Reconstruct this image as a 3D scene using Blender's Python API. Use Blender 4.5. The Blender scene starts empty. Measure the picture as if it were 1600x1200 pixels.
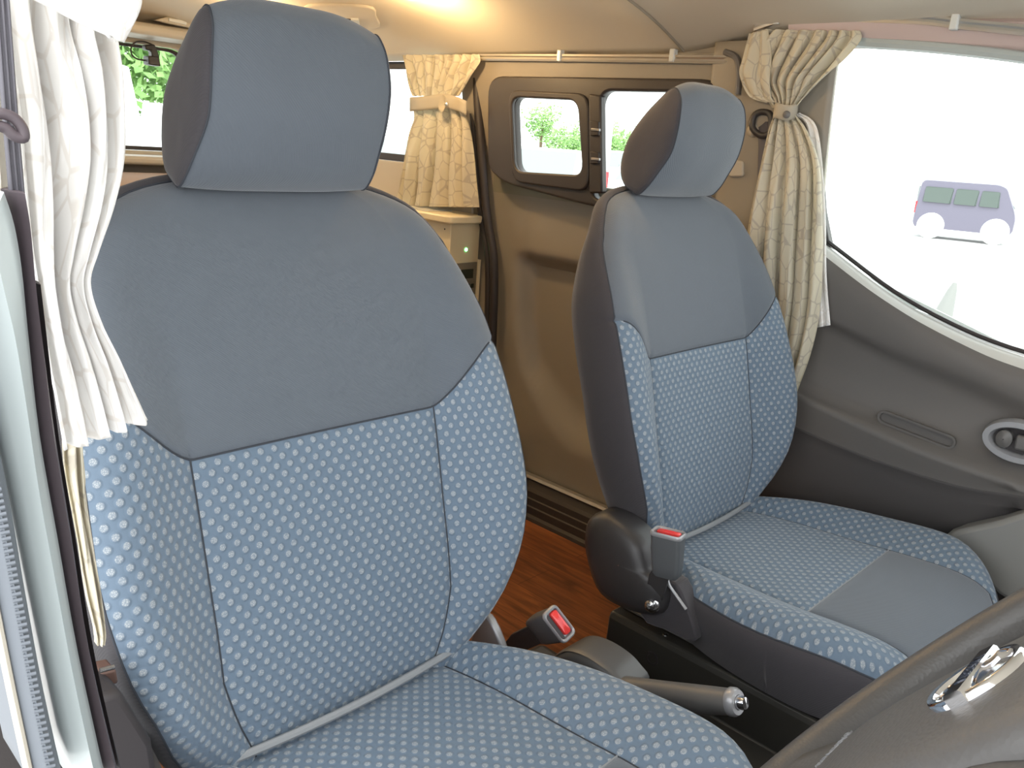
import bpy, bmesh, math, random
from mathutils import Vector, Matrix
random.seed(7)
PI = math.pi
SC = bpy.context.scene
COL = SC.collection

# ------------------------------------------------------------------ camera, world, exposure
FPX = 1309.0
CAM = Vector((-.826, -.632, 1.023))
YAW, PIT, ROL = .8195, .2806, .0770
cF = Vector((math.sin(YAW)*math.cos(PIT), math.cos(YAW)*math.cos(PIT), -math.sin(PIT)))
r0 = Vector((math.cos(YAW), -math.sin(YAW), 0)); u0 = r0.cross(cF)
cR = math.cos(ROL)*r0 + math.sin(ROL)*u0
cU = -math.sin(ROL)*r0 + math.cos(ROL)*u0
cam_d = bpy.data.cameras.new('camera'); cam = bpy.data.objects.new('camera', cam_d); COL.objects.link(cam)
cam_d.sensor_fit = 'HORIZONTAL'; cam_d.sensor_width = 36; cam_d.lens = 36*FPX/1600
cam_d.clip_start = .02; cam_d.clip_end = 300
M3 = Matrix((cR, cU, -cF)).transposed()
cam.matrix_world = Matrix.Translation(CAM) @ M3.to_4x4()
SC.camera = cam

SC.view_settings.view_transform = 'Standard'
SC.view_settings.look = 'None'
SC.view_settings.gamma = 1
SC.view_settings.use_curve_mapping = False
SC.view_settings.exposure = 0.0

w = bpy.data.worlds.new('overcast_sky'); SC.world = w; w.use_nodes = True
nt = w.node_tree; bg = nt.nodes['Background']
tc = nt.nodes.new('ShaderNodeTexCoord'); sx = nt.nodes.new('ShaderNodeSeparateXYZ')
mr = nt.nodes.new('ShaderNodeMapRange'); mr.inputs[1].default_value = -.1; mr.inputs[2].default_value = .8
mx = nt.nodes.new('ShaderNodeMix'); mx.data_type = 'RGBA'
mx.inputs[6].default_value = (1.0, 1.0, 1.0, 1); mx.inputs[7].default_value = (.90, .95, 1.0, 1)
nt.links.new(tc.outputs['Generated'], sx.inputs[0]); nt.links.new(sx.outputs[2], mr.inputs[0])
nt.links.new(mr.outputs[0], mx.inputs[0]); nt.links.new(mx.outputs[2], bg.inputs[0])
bg.inputs[1].default_value = 3.7

# hazy sun, high on the driver's side in front of the van
sun = bpy.data.lights.new('sun', 'SUN'); sun.energy = 3.0; sun.angle = .5; sun.color = (1, .97, .92)
so = bpy.data.objects.new('sun', sun); COL.objects.link(so)
so.rotation_euler = Vector((.26, .30, -.91)).to_track_quat('-Z', 'Y').to_euler()

# ------------------------------------------------------------------ helpers
def ray(px, py): return cF + cR*((px-800)/FPX) - cU*((py-600)/FPX)
def at(px, py, ax, c):
    """point of the place seen at a photo position, lying on the plane x|y|z = c"""
    d = ray(px, py); i = 'xyz'.index(ax)
    return CAM + d*((c-CAM[i])/d[i])
def lerp(a, b, t): return a+(b-a)*t
def tab(T, x):
    if x <= T[0][0]: return T[0][1]
    for (x0, y0), (x1, y1) in zip(T, T[1:]):
        if x <= x1: return lerp(y0, y1, (x-x0)/(x1-x0))
    return T[-1][1]
def stab(T, x):
    """smooth (Catmull-Rom) table"""
    if x <= T[0][0]: return T[0][1]
    if x >= T[-1][0]: return T[-1][1]
    for i in range(len(T)-1):
        if x <= T[i+1][0]:
            x0, y0 = T[i]; x1, y1 = T[i+1]
            m0 = (y1-T[i-1][1])/(x1-T[i-1][0]) if i > 0 else (y1-y0)/(x1-x0)
            m1 = (T[i+2][1]-y0)/(T[i+2][0]-x0) if i+2 < len(T) else (y1-y0)/(x1-x0)
            h = x1-x0; t = (x-x0)/h
            return (2*t**3-3*t*t+1)*y0+(t**3-2*t*t+t)*h*m0+(-2*t**3+3*t*t)*y1+(t**3-t*t)*h*m1
def sst(a, b, x):
    t = min(1, max(0, (x-a)/(b-a))); return t*t*(3-2*t)

def tag(o, label=None, cat=None, group=None, kind=None):
    if label: o['label'] = label
    if cat: o['category'] = cat
    if group: o['group'] = group
    if kind: o['kind'] = kind
    return o
def struct(o, label=None): o['kind'] = 'structure'; return tag(o, label)
def empty(name, loc=(0, 0, 0), label=None, cat=None, group=None):
    o = bpy.data.objects.new(name, None); COL.objects.link(o); o.location = loc; o.empty_display_size = .05
    return tag(o, label, cat, group)
def link(name, me, m, parent=None, smooth=True, bev=0, seg=2, sub=0, solid=0, world=True, ang=40):
    o = bpy.data.objects.new(name, me); COL.objects.link(o)
    if m is not None:
        for q in (m if isinstance(m, (list, tuple)) else [m]): me.materials.append(q)
    if parent:
        o.parent = parent
        if world:                       # mesh was written in world coordinates
            p = parent; off = Vector((0, 0, 0))
            while p: off += Vector(p.location); p = p.parent
            o.location = -off
    if smooth:
        for p in me.polygons: p.use_smooth = True
    if solid: md = o.modifiers.new('s', 'SOLIDIFY'); md.thickness = abs(solid); md.offset = 1 if solid > 0 else -1
    if bev: md = o.modifiers.new('b', 'BEVEL'); md.width = bev; md.segments = seg; md.limit_method = 'ANGLE'; md.angle_limit = math.radians(35); md.harden_normals = False
    if sub: md = o.modifiers.new('u', 'SUBSURF'); md.levels = sub; md.render_levels = sub
    if smooth and (bev or not sub):
        try:
            me.set_sharp_from_angle(angle=math.radians(ang))
        except Exception: pass
    return o
def mesh(name, V, F, m, parent=None, uv=None, **k):
    me = bpy.data.meshes.new(name); me.from_pydata([tuple(v) for v in V], [], F); me.update()
    if uv:
        L = me.uv_layers.new(name='UVMap')
        for lp in me.loops: L.data[lp.index].uv = uv[lp.vertex_index]
    return link(name, me, m, parent, **k)
def grid(name, P, m, parent=None, UV=None, closed=False, cap=False, flip=False, **k):
    """P[r][c] -> one surface"""
    R, C = len(P), len(P[0]); V = [v for r in P for v in r]; F = []
    for r in range(R-1):
        for c in range(C if closed else C-1):
            a, b = r*C+c, r*C+(c+1) % C; q = [a, b, b+C, a+C]
            F.append(q[::-1] if flip else q)
    if cap:
        a = list(range(C))[::-1]; b = list(range((R-1)*C, R*C))
        F += [a[::-1], b[::-1]] if flip else [a, b]
    uv = [u for r in UV for u in r] if UV else None
    return mesh(name, V, F, m, parent, uv, **k)
def box(name, lo, hi, m, parent=None, bev=.003, **k):
    x0, y0, z0 = lo; x1, y1, z1 = hi
    V = [(x0,y0,z0),(x1,y0,z0),(x1,y1,z0),(x0,y1,z0),(x0,y0,z1),(x1,y0,z1),(x1,y1,z1),(x0,y1,z1)]
    F = [(0,3,2,1),(4,5,6,7),(0,1,5,4),(1,2,6,5),(2,3,7,6),(3,0,4,7)]
    return mesh(name, V, F, m, parent, bev=bev, **k)
def prism(name, pts, off, m, parent=None, bev=.002, **k):
    """closed 3D outline extruded by vector off"""
    pts = [Vector(p) for p in pts]; off = Vector(off); n = len(pts)
    nrm = Vector((0, 0, 0))
    for i in range(n): nrm += pts[i].cross(pts[(i+1) % n])
    if nrm.dot(off) > 0: pts = pts[::-1]
    V = pts+[p+off for p in pts]
    F = [list(range(n)), list(range(n, 2*n))[::-1]]+[[(i+1) % n, i, n+i, n+(i+1) % n] for i in range(n)]
    return mesh(name, V, F, m, parent, bev=bev, **k)
def tube(name, pts, r, m, parent=None, seg=10, closed=False, **k):
    pts = [Vector(p) for p in pts]; n = len(pts); rows = []
    rr = r if isinstance(r, (list, tuple)) else [r]*n
    up = Vector((0, 0, 1)); prev = None
    for i in range(n):
        a = pts[i-1] if (i > 0 or closed) else pts[i]; b = pts[(i+1) % n] if (i < n-1 or closed) else pts[i]
        t = (b-a).normalized()
        if prev is None: s = t.cross(up if abs(t.z) < .9 else Vector((1, 0, 0))).normalized()
        else: s = (prev-t*prev.dot(t)).normalized()
        prev = s; q = t.cross(s)
        rows.append([pts[i]+(s*math.cos(j*2*PI/seg)+q*math.sin(j*2*PI/seg))*rr[i] for j in range(seg)])
    if closed: rows.append(rows[0]); return grid(name, rows, m, parent, closed=True, **k)
    return grid(name, rows, m, parent, closed=True, cap=True, **k)
def smooth_path(pts, n=6, closed=False):
    pts = [Vector(p) for p in pts]; out = []; N = len(pts)
    for i in range(N if closed else N-1):
        g = lambda j: pts[j % N] if closed else pts[min(max(j, 0), N-1)]
        p0, p1, p2, p3 = g(i-1), g(i), g(i+1), g(i+2)
        for j in range(n):
            t = j/n
            out.append(.5*((2*p1)+(p2-p0)*t+(2*p0-5*p1+4*p2-p3)*t*t+(3*p1-p0-3*p2+p3)*t**3))
    if not closed: out.append(pts[-1])
    return out
def lathe(name, c, axis, prof, m, parent=None, seg=28, **k):
    """prof: (radius, height along axis)"""
    axis = Vector(axis).normalized(); s = axis.orthogonal().normalized(); q = axis.cross(s); c = Vector(c)
    rows = [[c+axis*h+(s*math.cos(j*2*PI/seg)+q*math.sin(j*2*PI/seg))*max(r, 1e-5) for j in range(seg)] for r, h in prof]
    return grid(name, rows, m, parent, closed=True, flip=True, **k)
def rrect(w, h, r, n=6):
    """rounded rectangle outline, centre 0"""
    out = []
    for cx, cy, a0 in ((w/2-r, h/2-r, 0), (-w/2+r, h/2-r, PI/2), (-w/2+r, -h/2+r, PI), (w/2-r, -h/2+r, 1.5*PI)):
        for i in range(n+1):
            a = a0+i*PI/2/n; out.append((cx+r*math.cos(a), cy+r*math.sin(a)))
    return out
def round_poly(pts, r, n=5):
    """round corners of 2D polygon"""
    out = []; N = len(pts)
    for i in range(N):
        p = Vector(pts[i]); a = Vector(pts[i-1]); b = Vector(pts[(i+1) % N])
        da = (a-p); db = (b-p); rr = min(r, da.length*.45, db.length*.45)
        A = p+da.normalized()*rr; B = p+db.normalized()*rr
        for j in range(n+1):
            t = j/n; out.append(tuple((1-t)**2*A+2*t*(1-t)*p+t*t*B))
    return out
def plate(name, outlines, ax, pos, th, m, parent=None, bev=.002, **k):
    """flat plate with holes. outlines are 2D loops (first outer) in the plane ax = pos; thickness goes to the negative side (into the cabin)"""
    cu = bpy.data.curves.new(name, 'CURVE'); cu.dimensions = '2D'; cu.fill_mode = 'BOTH'; cu.extrude = th/2-bev; cu.bevel_depth = bev; cu.bevel_resolution = 2
    cu.offset = -bev
    for L in outlines:
        sp = cu.splines.new('POLY'); sp.points.add(len(L)-1); sp.use_cyclic_u = True
        for i, (a, b) in enumerate(L): sp.points[i].co = (a, b, 0, 1)
    t = bpy.data.objects.new('tmp', cu); COL.objects.link(t); bpy.context.view_layer.update()
    dg = bpy.context.evaluated_depsgraph_get(); me = bpy.data.meshes.new_from_object(t.evaluated_get(dg))
    bpy.data.objects.remove(t); bpy.data.curves.remove(cu)
    for v in me.vertices:
        a, b, c = v.co
        v.co = {'x': (pos-th/2+c, a, b), 'y': (a, pos-th/2-c, b), 'z': (a, b, pos-th/2+c)}[ax]
    me.update(); bm = bmesh.new(); bm.from_mesh(me); bmesh.ops.recalc_face_normals(bm, faces=bm.faces); bm.to_mesh(me); bm.free()
    me.name = name; me.materials.clear()
    return link(name, me, m, parent, ang=30, **k)
def text_mesh(name, body, size, M, m, parent=None, ext=.0004):
    cu = bpy.data.curves.new(name, 'FONT'); cu.body = body; cu.size = size; cu.extrude = ext; cu.align_x = 'CENTER'; cu.align_y = 'CENTER'; cu.resolution_u = 3
    t = bpy.data.objects.new('tmp', cu); COL.objects.link(t); bpy.context.view_layer.update()
    me = bpy.data.meshes.new_from_object(t.evaluated_get(bpy.context.evaluated_depsgraph_get()))
    bpy.data.objects.remove(t); bpy.data.curves.remove(cu); me.transform(M); me.name = name; me.materials.clear()
    return link(name, me, m, parent, smooth=False)
def copy_tree(o, parent=None):
    c = o.copy(); COL.objects.link(c); c.parent = parent
    for ch in list(o.children): copy_tree(ch, c)
    return c

# ------------------------------------------------------------------ materials
def mat(name, col, rough=.6, metal=0, bump=None, bscale=400, bstr=.15, bdist=.001, var=0, vscale=8, spec=.5, emit=None, estr=0, sheen=0, coat=0):
    m = bpy.data.materials.new(name); m.use_nodes = True; N = m.node_tree; b = N.nodes['Principled BSDF']
    b.inputs['Base Color'].default_value = (*col, 1); b.inputs['Roughness'].default_value = rough; b.inputs['Metallic'].default_value = metal
    b.inputs['Specular IOR Level'].default_value = spec
    if sheen: b.inputs['Sheen Weight'].default_value = sheen; b.inputs['Sheen Roughness'].default_value = .5
    if coat: b.inputs['Coat Weight'].default_value = coat
    if emit: b.inputs['Emission Color'].default_value = (*emit, 1); b.inputs['Emission Strength'].default_value = estr
    t = N.nodes.new('ShaderNodeTexCoord')
    if var:
        n = N.nodes.new('ShaderNodeTexNoise'); n.inputs['Scale'].default_value = vscale; n.inputs['Detail'].default_value = 5
        N.links.new(t.outputs['Object'], n.inputs[0])
        r = N.nodes.new('ShaderNodeMapRange'); r.inputs[3].default_value = 1-var; r.inputs[4].default_value = 1+var
        N.links.new(n.outputs[0], r.inputs[0])
        v = N.nodes.new('ShaderNodeVectorMath'); v.operation = 'SCALE'; v.inputs[0].default_value = col
        N.links.new(r.outputs[0], v.inputs['Scale']); N.links.new(v.outputs[0], b.inputs['Base Color'])
    if bump:
        bp = N.nodes.new('ShaderNodeBump'); bp.inputs['Strength'].default_value = bstr; bp.inputs['Distance'].default_value = bdist
        if bump == 'grain':
            n = N.nodes.new('ShaderNodeTexNoise'); n.inputs['Scale'].default_value = bscale; n.inputs['Detail'].default_value = 3; N.links.new(t.outputs['Object'], n.inputs[0]); h = n.outputs[0]
        elif bump == 'cell':
            n = N.nodes.new('ShaderNodeTexVoronoi'); n.inputs['Scale'].default_value = bscale; N.links.new(t.outputs['Object'], n.inputs[0]); h = n.outputs[0]
        elif bump == 'twill':
            n = N.nodes.new('ShaderNodeTexWave'); n.inputs['Scale'].default_value = bscale; n.inputs['Distortion'].default_value = .6; n.bands_direction = 'DIAGONAL'; n.inputs['Detail'].default_value = 1
            N.links.new(t.outputs['Object'], n.inputs[0]); h = n.outputs[0]
        N.links.new(h, bp.inputs['Height']); N.links.new(bp.outputs[0], b.inputs['Normal'])
    return m

def math_node(N, op, a, b=None, c=None):
    n = N.nodes.new('ShaderNodeMath'); n.operation = op
    for i, v in enumerate((a, b, c)):
        if v is None: continue
        if isinstance(v, (int, float)): n.inputs[i].default_value = v
        else: N.links.new(v, n.inputs[i])
    return n.outputs[0]

def dotted(name, base, dot, px=.0150, py=.0178, rad=.0036, bumpd=.0012):
    """woven upholstery: staggered raised dots of pale thread on a slate ground (UV in metres)"""
    m = bpy.data.materials.new(name); m.use_nodes = True; N = m.node_tree; b = N.nodes['Principled BSDF']
    uv = N.nodes.new('ShaderNodeUVMap'); s = N.nodes.new('ShaderNodeSeparateXYZ'); N.links.new(uv.outputs[0], s.inputs[0])
    def lattice(ox, oy):
        u = math_node(N, 'MULTIPLY_ADD', s.outputs[0], 1/px, ox); v = math_node(N, 'MULTIPLY_ADD', s.outputs[1], 1/py, oy)
        u = math_node(N, 'MULTIPLY', math_node(N, 'SUBTRACT', math_node(N, 'FRACT', math_node(N, 'ADD', u, 50.0)), .5), px)
        v = math_node(N, 'MULTIPLY', math_node(N, 'SUBTRACT', math_node(N, 'FRACT', math_node(N, 'ADD', v, 50.0)), .5), py)
        return math_node(N, 'SQRT', math_node(N, 'ADD', math_node(N, 'MULTIPLY', u, u), math_node(N, 'MULTIPLY', v, v)))
    d = math_node(N, 'MINIMUM', lattice(0, 0), lattice(.5, .5))
    def mrange(x, a, bb, lo, hi):
        r = N.nodes.new('ShaderNodeMapRange'); r.interpolation_type = 'SMOOTHSTEP'
        N.links.new(x, r.inputs[0])
        for i, q in enumerate((a, bb, lo, hi)): r.inputs[i+1].default_value = q
        return r.outputs[0]
    mask = mrange(d, rad-.0006, rad+.0005, 1, 0)
    vo = N.nodes.new('ShaderNodeTexVoronoi'); vo.feature = 'DISTANCE_TO_EDGE'; vo.inputs['Scale'].default_value = 620; N.links.new(uv.outputs[0], vo.inputs[0])
    thread = mrange(vo.outputs[0], .0, .22, .25, 1)
    fac = math_node(N, 'MULTIPLY', mask, thread)
    mx = N.nodes.new('ShaderNodeMix'); mx.data_type = 'RGBA'; mx.inputs[6].default_value = (*base, 1); mx.inputs[7].default_value = (*dot, 1)
    N.links.new(fac, mx.inputs[0]); N.links.new(mx.outputs[2], b.inputs['Base Color'])
    b.inputs['Roughness'].default_value = .8; b.inputs['Sheen Weight'].default_value = .25; b.inputs['Sheen Roughness'].default_value = .4
    no = N.nodes.new('ShaderNodeTexNoise'); no.inputs['Scale'].default_value = 1500; N.links.new(uv.outputs[0], no.inputs[0])
    h = math_node(N, 'ADD', mrange(d, rad-.0012, rad+.0022, 1, 0), math_node(N, 'MULTIPLY', no.outputs[0], .18))
    bp = N.nodes.new('ShaderNodeBump'); bp.inputs['Strength'].default_value = .8; bp.inputs['Distance'].default_value = bumpd
    N.links.new(h, bp.inputs['Height']); N.links.new(bp.outputs[0], b.inputs['Normal'])
    return m

def curtain_mat(name, base, line, transl=.5):
    m = bpy.data.materials.new(name); m.use_nodes = True; N = m.node_tree; b = N.nodes['Principled BSDF']
    uv = N.nodes.new('ShaderNodeUVMap'); vo = N.nodes.new('ShaderNodeTexVoronoi'); vo.feature = 'DISTANCE_TO_EDGE'; vo.inputs['Scale'].default_value = 33; vo.inputs['Randomness'].default_value = .72
    N.links.new(uv.outputs[0], vo.inputs[0])
    r = N.nodes.new('ShaderNodeMapRange'); r.inputs[1].default_value = .028; r.inputs[2].default_value = .05; r.inputs[3].default_value = 1; r.inputs[4].default_value = 0
    N.links.new(vo.outputs[0], r.inputs[0])
    mx = N.nodes.new('ShaderNodeMix'); mx.data_type = 'RGBA'; mx.inputs[6].default_value = (*base, 1); mx.inputs[7].default_value = (*line, 1)
    N.links.new(r.outputs[0], mx.inputs[0]); N.links.new(mx.outputs[2], b.inputs['Base Color'])
    b.inputs['Roughness'].default_value = .55; b.inputs['Sheen Weight'].default_value = .2
    no = N.nodes.new('ShaderNodeTexNoise'); no.inputs['Scale'].default_value = 60; N.links.new(uv.outputs[0], no.inputs[0])
    bp = N.nodes.new('ShaderNodeBump'); bp.inputs['Strength'].default_value = .25; bp.inputs['Distance'].default_value = .003
    N.links.new(no.outputs[0], bp.inputs['Height']); N.links.new(bp.outputs[0], b.inputs['Normal'])
    tr = N.nodes.new('ShaderNodeBsdfTranslucent'); N.links.new(mx.outputs[2], tr.inputs[0])
    ms = N.nodes.new('ShaderNodeMixShader'); ms.inputs[0].default_value = transl
    out = N.nodes['Material Output']; N.links.new(b.outputs[0], ms.inputs[1]); N.links.new(tr.outputs[0], ms.inputs[2]); N.links.new(ms.outputs[0], out.inputs[0])
    return m

def glass_mat():
    m = bpy.data.materials.new('window_glass'); m.use_nodes = True; N = m.node_tree
    N.nodes.remove(N.nodes['Principled BSDF']); out = N.nodes['Material Output']
    t = N.nodes.new('ShaderNodeBsdfTransparent'); t.inputs[0].default_value = (.94, .97, .95, 1)
    g = N.nodes.new('ShaderNodeBsdfGlossy'); g.inputs['Roughness'].default_value = .02
    ly = N.nodes.new('ShaderNodeLayerWeight'); ly.inputs[0].default_value = .12
    ms = N.nodes.new('ShaderNodeMixShader'); N.links.new(ly.outputs['Fresnel'], ms.inputs[0]); N.links.new(t.outputs[0], ms.inputs[1]); N.links.new(g.outputs[0], ms.inputs[2])
    N.links.new(ms.outputs[0], out.inputs[0]); return m

def wood_mat():
    m = bpy.data.materials.new('wood_plank_floor'); m.use_nodes = True; N = m.node_tree; b = N.nodes['Principled BSDF']
    t = N.nodes.new('ShaderNodeTexCoord'); mp = N.nodes.new('ShaderNodeMapping'); mp.inputs['Rotation'].default_value = (0, 0, PI/2)
    N.links.new(t.outputs['Object'], mp.inputs[0])
    br = N.nodes.new('ShaderNodeTexBrick'); br.inputs['Scale'].default_value = 1; br.inputs['Brick Width'].default_value = .9; br.inputs['Row Height'].default_value = .1
    br.inputs['Mortar Size'].default_value = .0008; br.inputs['Color1'].default_value = (.31, .115, .044, 1); br.inputs['Color2'].default_value = (.225, .08, .031, 1); br.inputs['Mortar'].default_value = (.10, .03, .012, 1)
    N.links.new(mp.outputs[0], br.inputs[0])
    mp2 = N.nodes.new('ShaderNodeMapping'); mp2.inputs['Scale'].default_value = (28, 3, 1); N.links.new(t.outputs['Object'], mp2.inputs[0])
    no = N.nodes.new('ShaderNodeTexNoise'); no.inputs['Scale'].default_value = 2; no.inputs['Detail'].default_value = 8; no.inputs['Distortion'].default_value = 1.2; N.links.new(mp2.outputs[0], no.inputs[0])
    cr = N.nodes.new('ShaderNodeValToRGB'); cr.color_ramp.elements[0].position = .3; cr.color_ramp.elements[0].color = (.45, .40, .36, 1); cr.color_ramp.elements[1].position = .7; cr.color_ramp.elements[1].color = (1.25, 1.15, 1.0, 1)
    N.links.new(no.outputs[0], cr.inputs[0])
    mx = N.nodes.new('ShaderNodeMix'); mx.data_type = 'RGBA'; mx.blend_type = 'MULTIPLY'; mx.inputs[0].default_value = 1
    N.links.new(br.outputs[0], mx.inputs[6]); N.links.new(cr.outputs[0], mx.inputs[7]); N.links.new(mx.outputs[2], b.inputs['Base Color'])
    b.inputs['Roughness'].default_value = .38; return m

M = dict(
    plain=mat('slate_twill_fabric', (.094, .110, .132), .85, bump='twill', bscale=210, bstr=.35, bdist=.0006, sheen=.25, var=.04, vscale=30),
    side=mat('dark_side_fabric', (.040, .036, .041), .85, bump='twill', bscale=230, bstr=.3, bdist=.0005, sheen=.2),
    dots=dotted('dotted_upholstery', (.112, .157, .212), (.32, .345, .36), rad=.0032),
    seam=mat('seam_thread', (.035, .04, .05), .8),
    pale_seam=mat('pale_piping', (.24, .25, .26), .7, bump='grain', bscale=900),
    blackp=mat('black_moulded_plastic', (.035, .033, .034), .42, bump='grain', bscale=700, bstr=.12),
    buckle=mat('buckle_plastic', (.075, .08, .085), .45, bump='grain', bscale=900, bstr=.1),
    red=mat('red_button_plastic', (.72, .05, .045), .25),
    steel=mat('bright_steel', (.62, .62, .62), .22, 1),
    chrome=mat('chrome', (.85, .85, .87), .08, 1),
    blackpaint=mat('black_painted_steel', (.032, .030, .026), .3, bump='grain', bscale=120, bstr=.04, coat=.3),
    door=mat('door_trim_plastic', (.112, .104, .097), .5, bump='cell', bscale=900, bstr=.12, bdist=.0004),
    doord=mat('door_cloth', (.062, .057, .056), .75, bump='grain', bscale=900, bstr=.2),
    pocket=mat('door_pocket_plastic', (.22, .22, .21), .55),
    cabin=mat('cabin_trim_plastic', (.27, .24, .195), .5, bump='grain', bscale=600, bstr=.08),
    pale_trim=mat('pale_trim_plastic', (.44, .40, .33), .5, bump='grain', bscale=600, bstr=.08),
    frame=mat('window_surround_plastic', (.040, .034, .033), .45, bump='grain', bscale=700, bstr=.08),
    rubber=mat('rubber_seal', (.030, .025, .026), .55),
    rubberv=mat('weatherstrip_rubber', (.075, .058, .066), .5),
    paint=mat('pale_grey_body_paint', (.42, .47, .47), .35, coat=.4),
    ribgrey=mat('ribbed_grey_seal', (.12, .135, .155), .6),
    roof=mat('headliner_cloth', (.60, .55, .46), .9, bump='grain', bscale=900, bstr=.25),
    curt=curtain_mat('curtain_cloth', (.76, .71, .57), (.60, .55, .45), .38),
    curtw=curtain_mat('lit_white_curtain_cloth', (.95, .94, .92), (.86, .83, .79), .25),  # curtain cloth whitened, strong daylight put into its colour
    alu=mat('brushed_aluminium', (.72, .70, .66), .28, .9),
    clear=mat('pale_plastic_bracket', (.6, .62, .6), .3),
    cab=mat('cream_laminate', (.80, .70, .48), .4),
    cabtop=mat('cream_worktop', (.84, .74, .52), .3),
    panelg=mat('grey_control_panel', (.22, .20, .16), .4),
    lcd=mat('dark_display', (.04, .045, .035), .2),
    led=mat('green_led', (.1, .6, .15), .3, emit=(.15, 1, .25), estr=5),
    ledw=mat('white_led', (.8, .9, .8), .3, emit=(.75, 1, .8), estr=9),
    lamp=mat('warm_lamp_lens', (1, .9, .7), .3, emit=(1, .82, .55), estr=22),
    glass=glass_mat(),
    leather=mat('grained_leather', (.085, .080, .076), .42, bump='cell', bscale=420, bstr=.35, bdist=.0006),
    airbag=mat('airbag_cover_plastic', (.105, .10, .096), .5, bump='cell', bscale=300, bstr=.4, bdist=.0006),
    emblem=mat('emblem_dark', (.03, .035, .05), .15),
    vglass=mat('dark_van_window', (.075, .095, .085), .3),
    gold=mat('emblem_rim', (.75, .62, .3), .2, 1),
    webbing=mat('seat_belt_webbing', (.10, .095, .11), .7, bump='grain', bscale=900),
    grey_lever=mat('grey_lever_plastic', (.125, .12, .115), .4, bump='grain', bscale=700, bstr=.1),
    cover=mat('console_grey_plastic', (.10, .10, .10), .38),
    sill_glare=mat('pale_sill_glare', (.50, .50, .47), .35),  # door ledge tone lightened to carry the glare of the sky
    silver=mat('silver_plastic', (.34, .34, .35), .3, .3),
    wood=wood_mat(),
    latch=mat('brown_latch_plastic', (.11, .06, .045), .5),
    brown=mat('brown_cloth', (.26, .165, .10), .8, var=.1, vscale=40),
    mat_floor=mat('black_floor_mat', (.02, .02, .02), .8, bump='grain', bscale=300),
    concrete=mat('pale_concrete', (.68, .67, .65), .85, var=.05, vscale=.6),
    leaf=mat('leaf_green', (.24, .42, .13), .6, var=.25, vscale=3),
    bark=mat('bark', (.16, .11, .07), .9),
    white=mat('white_car_paint', (.80, .80, .80), .25, coat=.5),
    lilac=mat('dark_mauve_car_paint', (.13, .118, .165), .4, coat=.2),
    cglass=mat('car_window_tint', (.22, .25, .25), .3),
    tyre=mat('tyre_rubber', (.05, .05, .05), .8),
    hub=mat('wheel_hub', (.75, .75, .76), .3, .3),
    tail=mat('red_tail_lamp', (.75, .03, .04), .2),
    pink=mat('mauve_headliner_edge', (.52, .42, .40), .8),
)

# ------------------------------------------------------------------ the setting
FZ = .10          # cabin floor
GZ = -.50         # ground outside
# ceiling: curved headliner sheet with a ridge where front and rear liners meet
def ceil_z(x, y):
    z = 1.325-.110*(abs(x)/.70)**3
    z += .024*sst(.40, .49, y)*max(0, 1-(abs(x)/.70)**5)   # rear liner is recessed upwards behind a cross rib
    z += .030*sst(.45, .15, y)*(abs(x)/.70)**3      # front liner reaches its edge higher up
    z -= .05*sst(1.9, 2.3, y)
    return z
ys = [-.96+i*.035 for i in range(94)]
rows = [[Vector((-.705+1.41*j/48, y, ceil_z(-.705+1.41*j/48, y))) for j in range(49)] for y in ys]
struct(grid('ceiling', rows, M['roof'], solid=-.02, flip=True))
# sewn ridge across the headliner
rd = [Vector((-.69+i*.03, .385, ceil_z(-.69+i*.03, .385)-.0012)) for i in range(47)]
struct(tube('trim_1', rd, .0030, M['cabin'], seg=8))

# floors
struct(box('floor', (-.70, .0, FZ-.05), (.70, 2.25, FZ), M['wood'], bev=0))
f2 = struct(box('floor_front', (-.57, -.95, FZ-.05), (.70, .0, FZ-.001), M['mat_floor'], bev=0)); f2.name = 'front_floor'

# ground outside
struct(box('floor_outside', (-60, -60, GZ-.2), (90, 90, GZ), M['concrete'], bev=0, smooth=False)).name = 'ground'

# --- right side (passenger side) sliding door panel with pressed recess and window hole
def recess(y, z):
    # big rounded recess seen behind the passenger seat
    yl = tab([(.30, .66), (.36, .74), (.46, .80), (.60, .835), (.80, .85)], z); ly = sst(yl, yl-.05, y); top = sst(.765, .725, z)
    zb = .30+.55*max(0, y-.60)**1.0+1.6*max(0, y-.66)**2
    bot = sst(zb-.02, zb+.10, z)
    rear = sst(.02, .08, y)
    return ly*top*bot*rear
def door_x(y, z):
    x = .722
    x += .045*recess(y, z)
    x -= .030*sst(.80, .97, z)*sst(1.17, 1.10, z)*0
    x -= .020*sst(.10, -.0, abs(z-.86))*0
    x -= .045*sst(.86, 1.22, z)                      # tumblehome
    x += .004*math.exp(-((z-.275)/.004)**2)
    return x
rows = []; yy = [.06+i*.0121 for i in range(81)]; zz = [.175+i*.0106 for i in range(99)]
V = []; F = []
for j, z in enumerate(zz):
    for i, y in enumerate(yy): V.append(Vector((door_x(y, z), y, z)))
n = len(yy)
for j in range(len(zz)-1):
    for i in range(n-1):
        yc, zc = (yy[i]+yy[i+1])/2, (zz[j]+zz[j+1])/2
        if .385 < yc < .885 and .935 < zc < 1.145: continue
        F.append((j*n+i, j*n+i+1, (j+1)*n+i+1, (j+1)*n+i)[::-1])
d1 = empty('door_1', (.72, .5, FZ)); struct(d1)
mesh('door_panel', V, F, M['cabin'], d1, solid=-.012)

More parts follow.
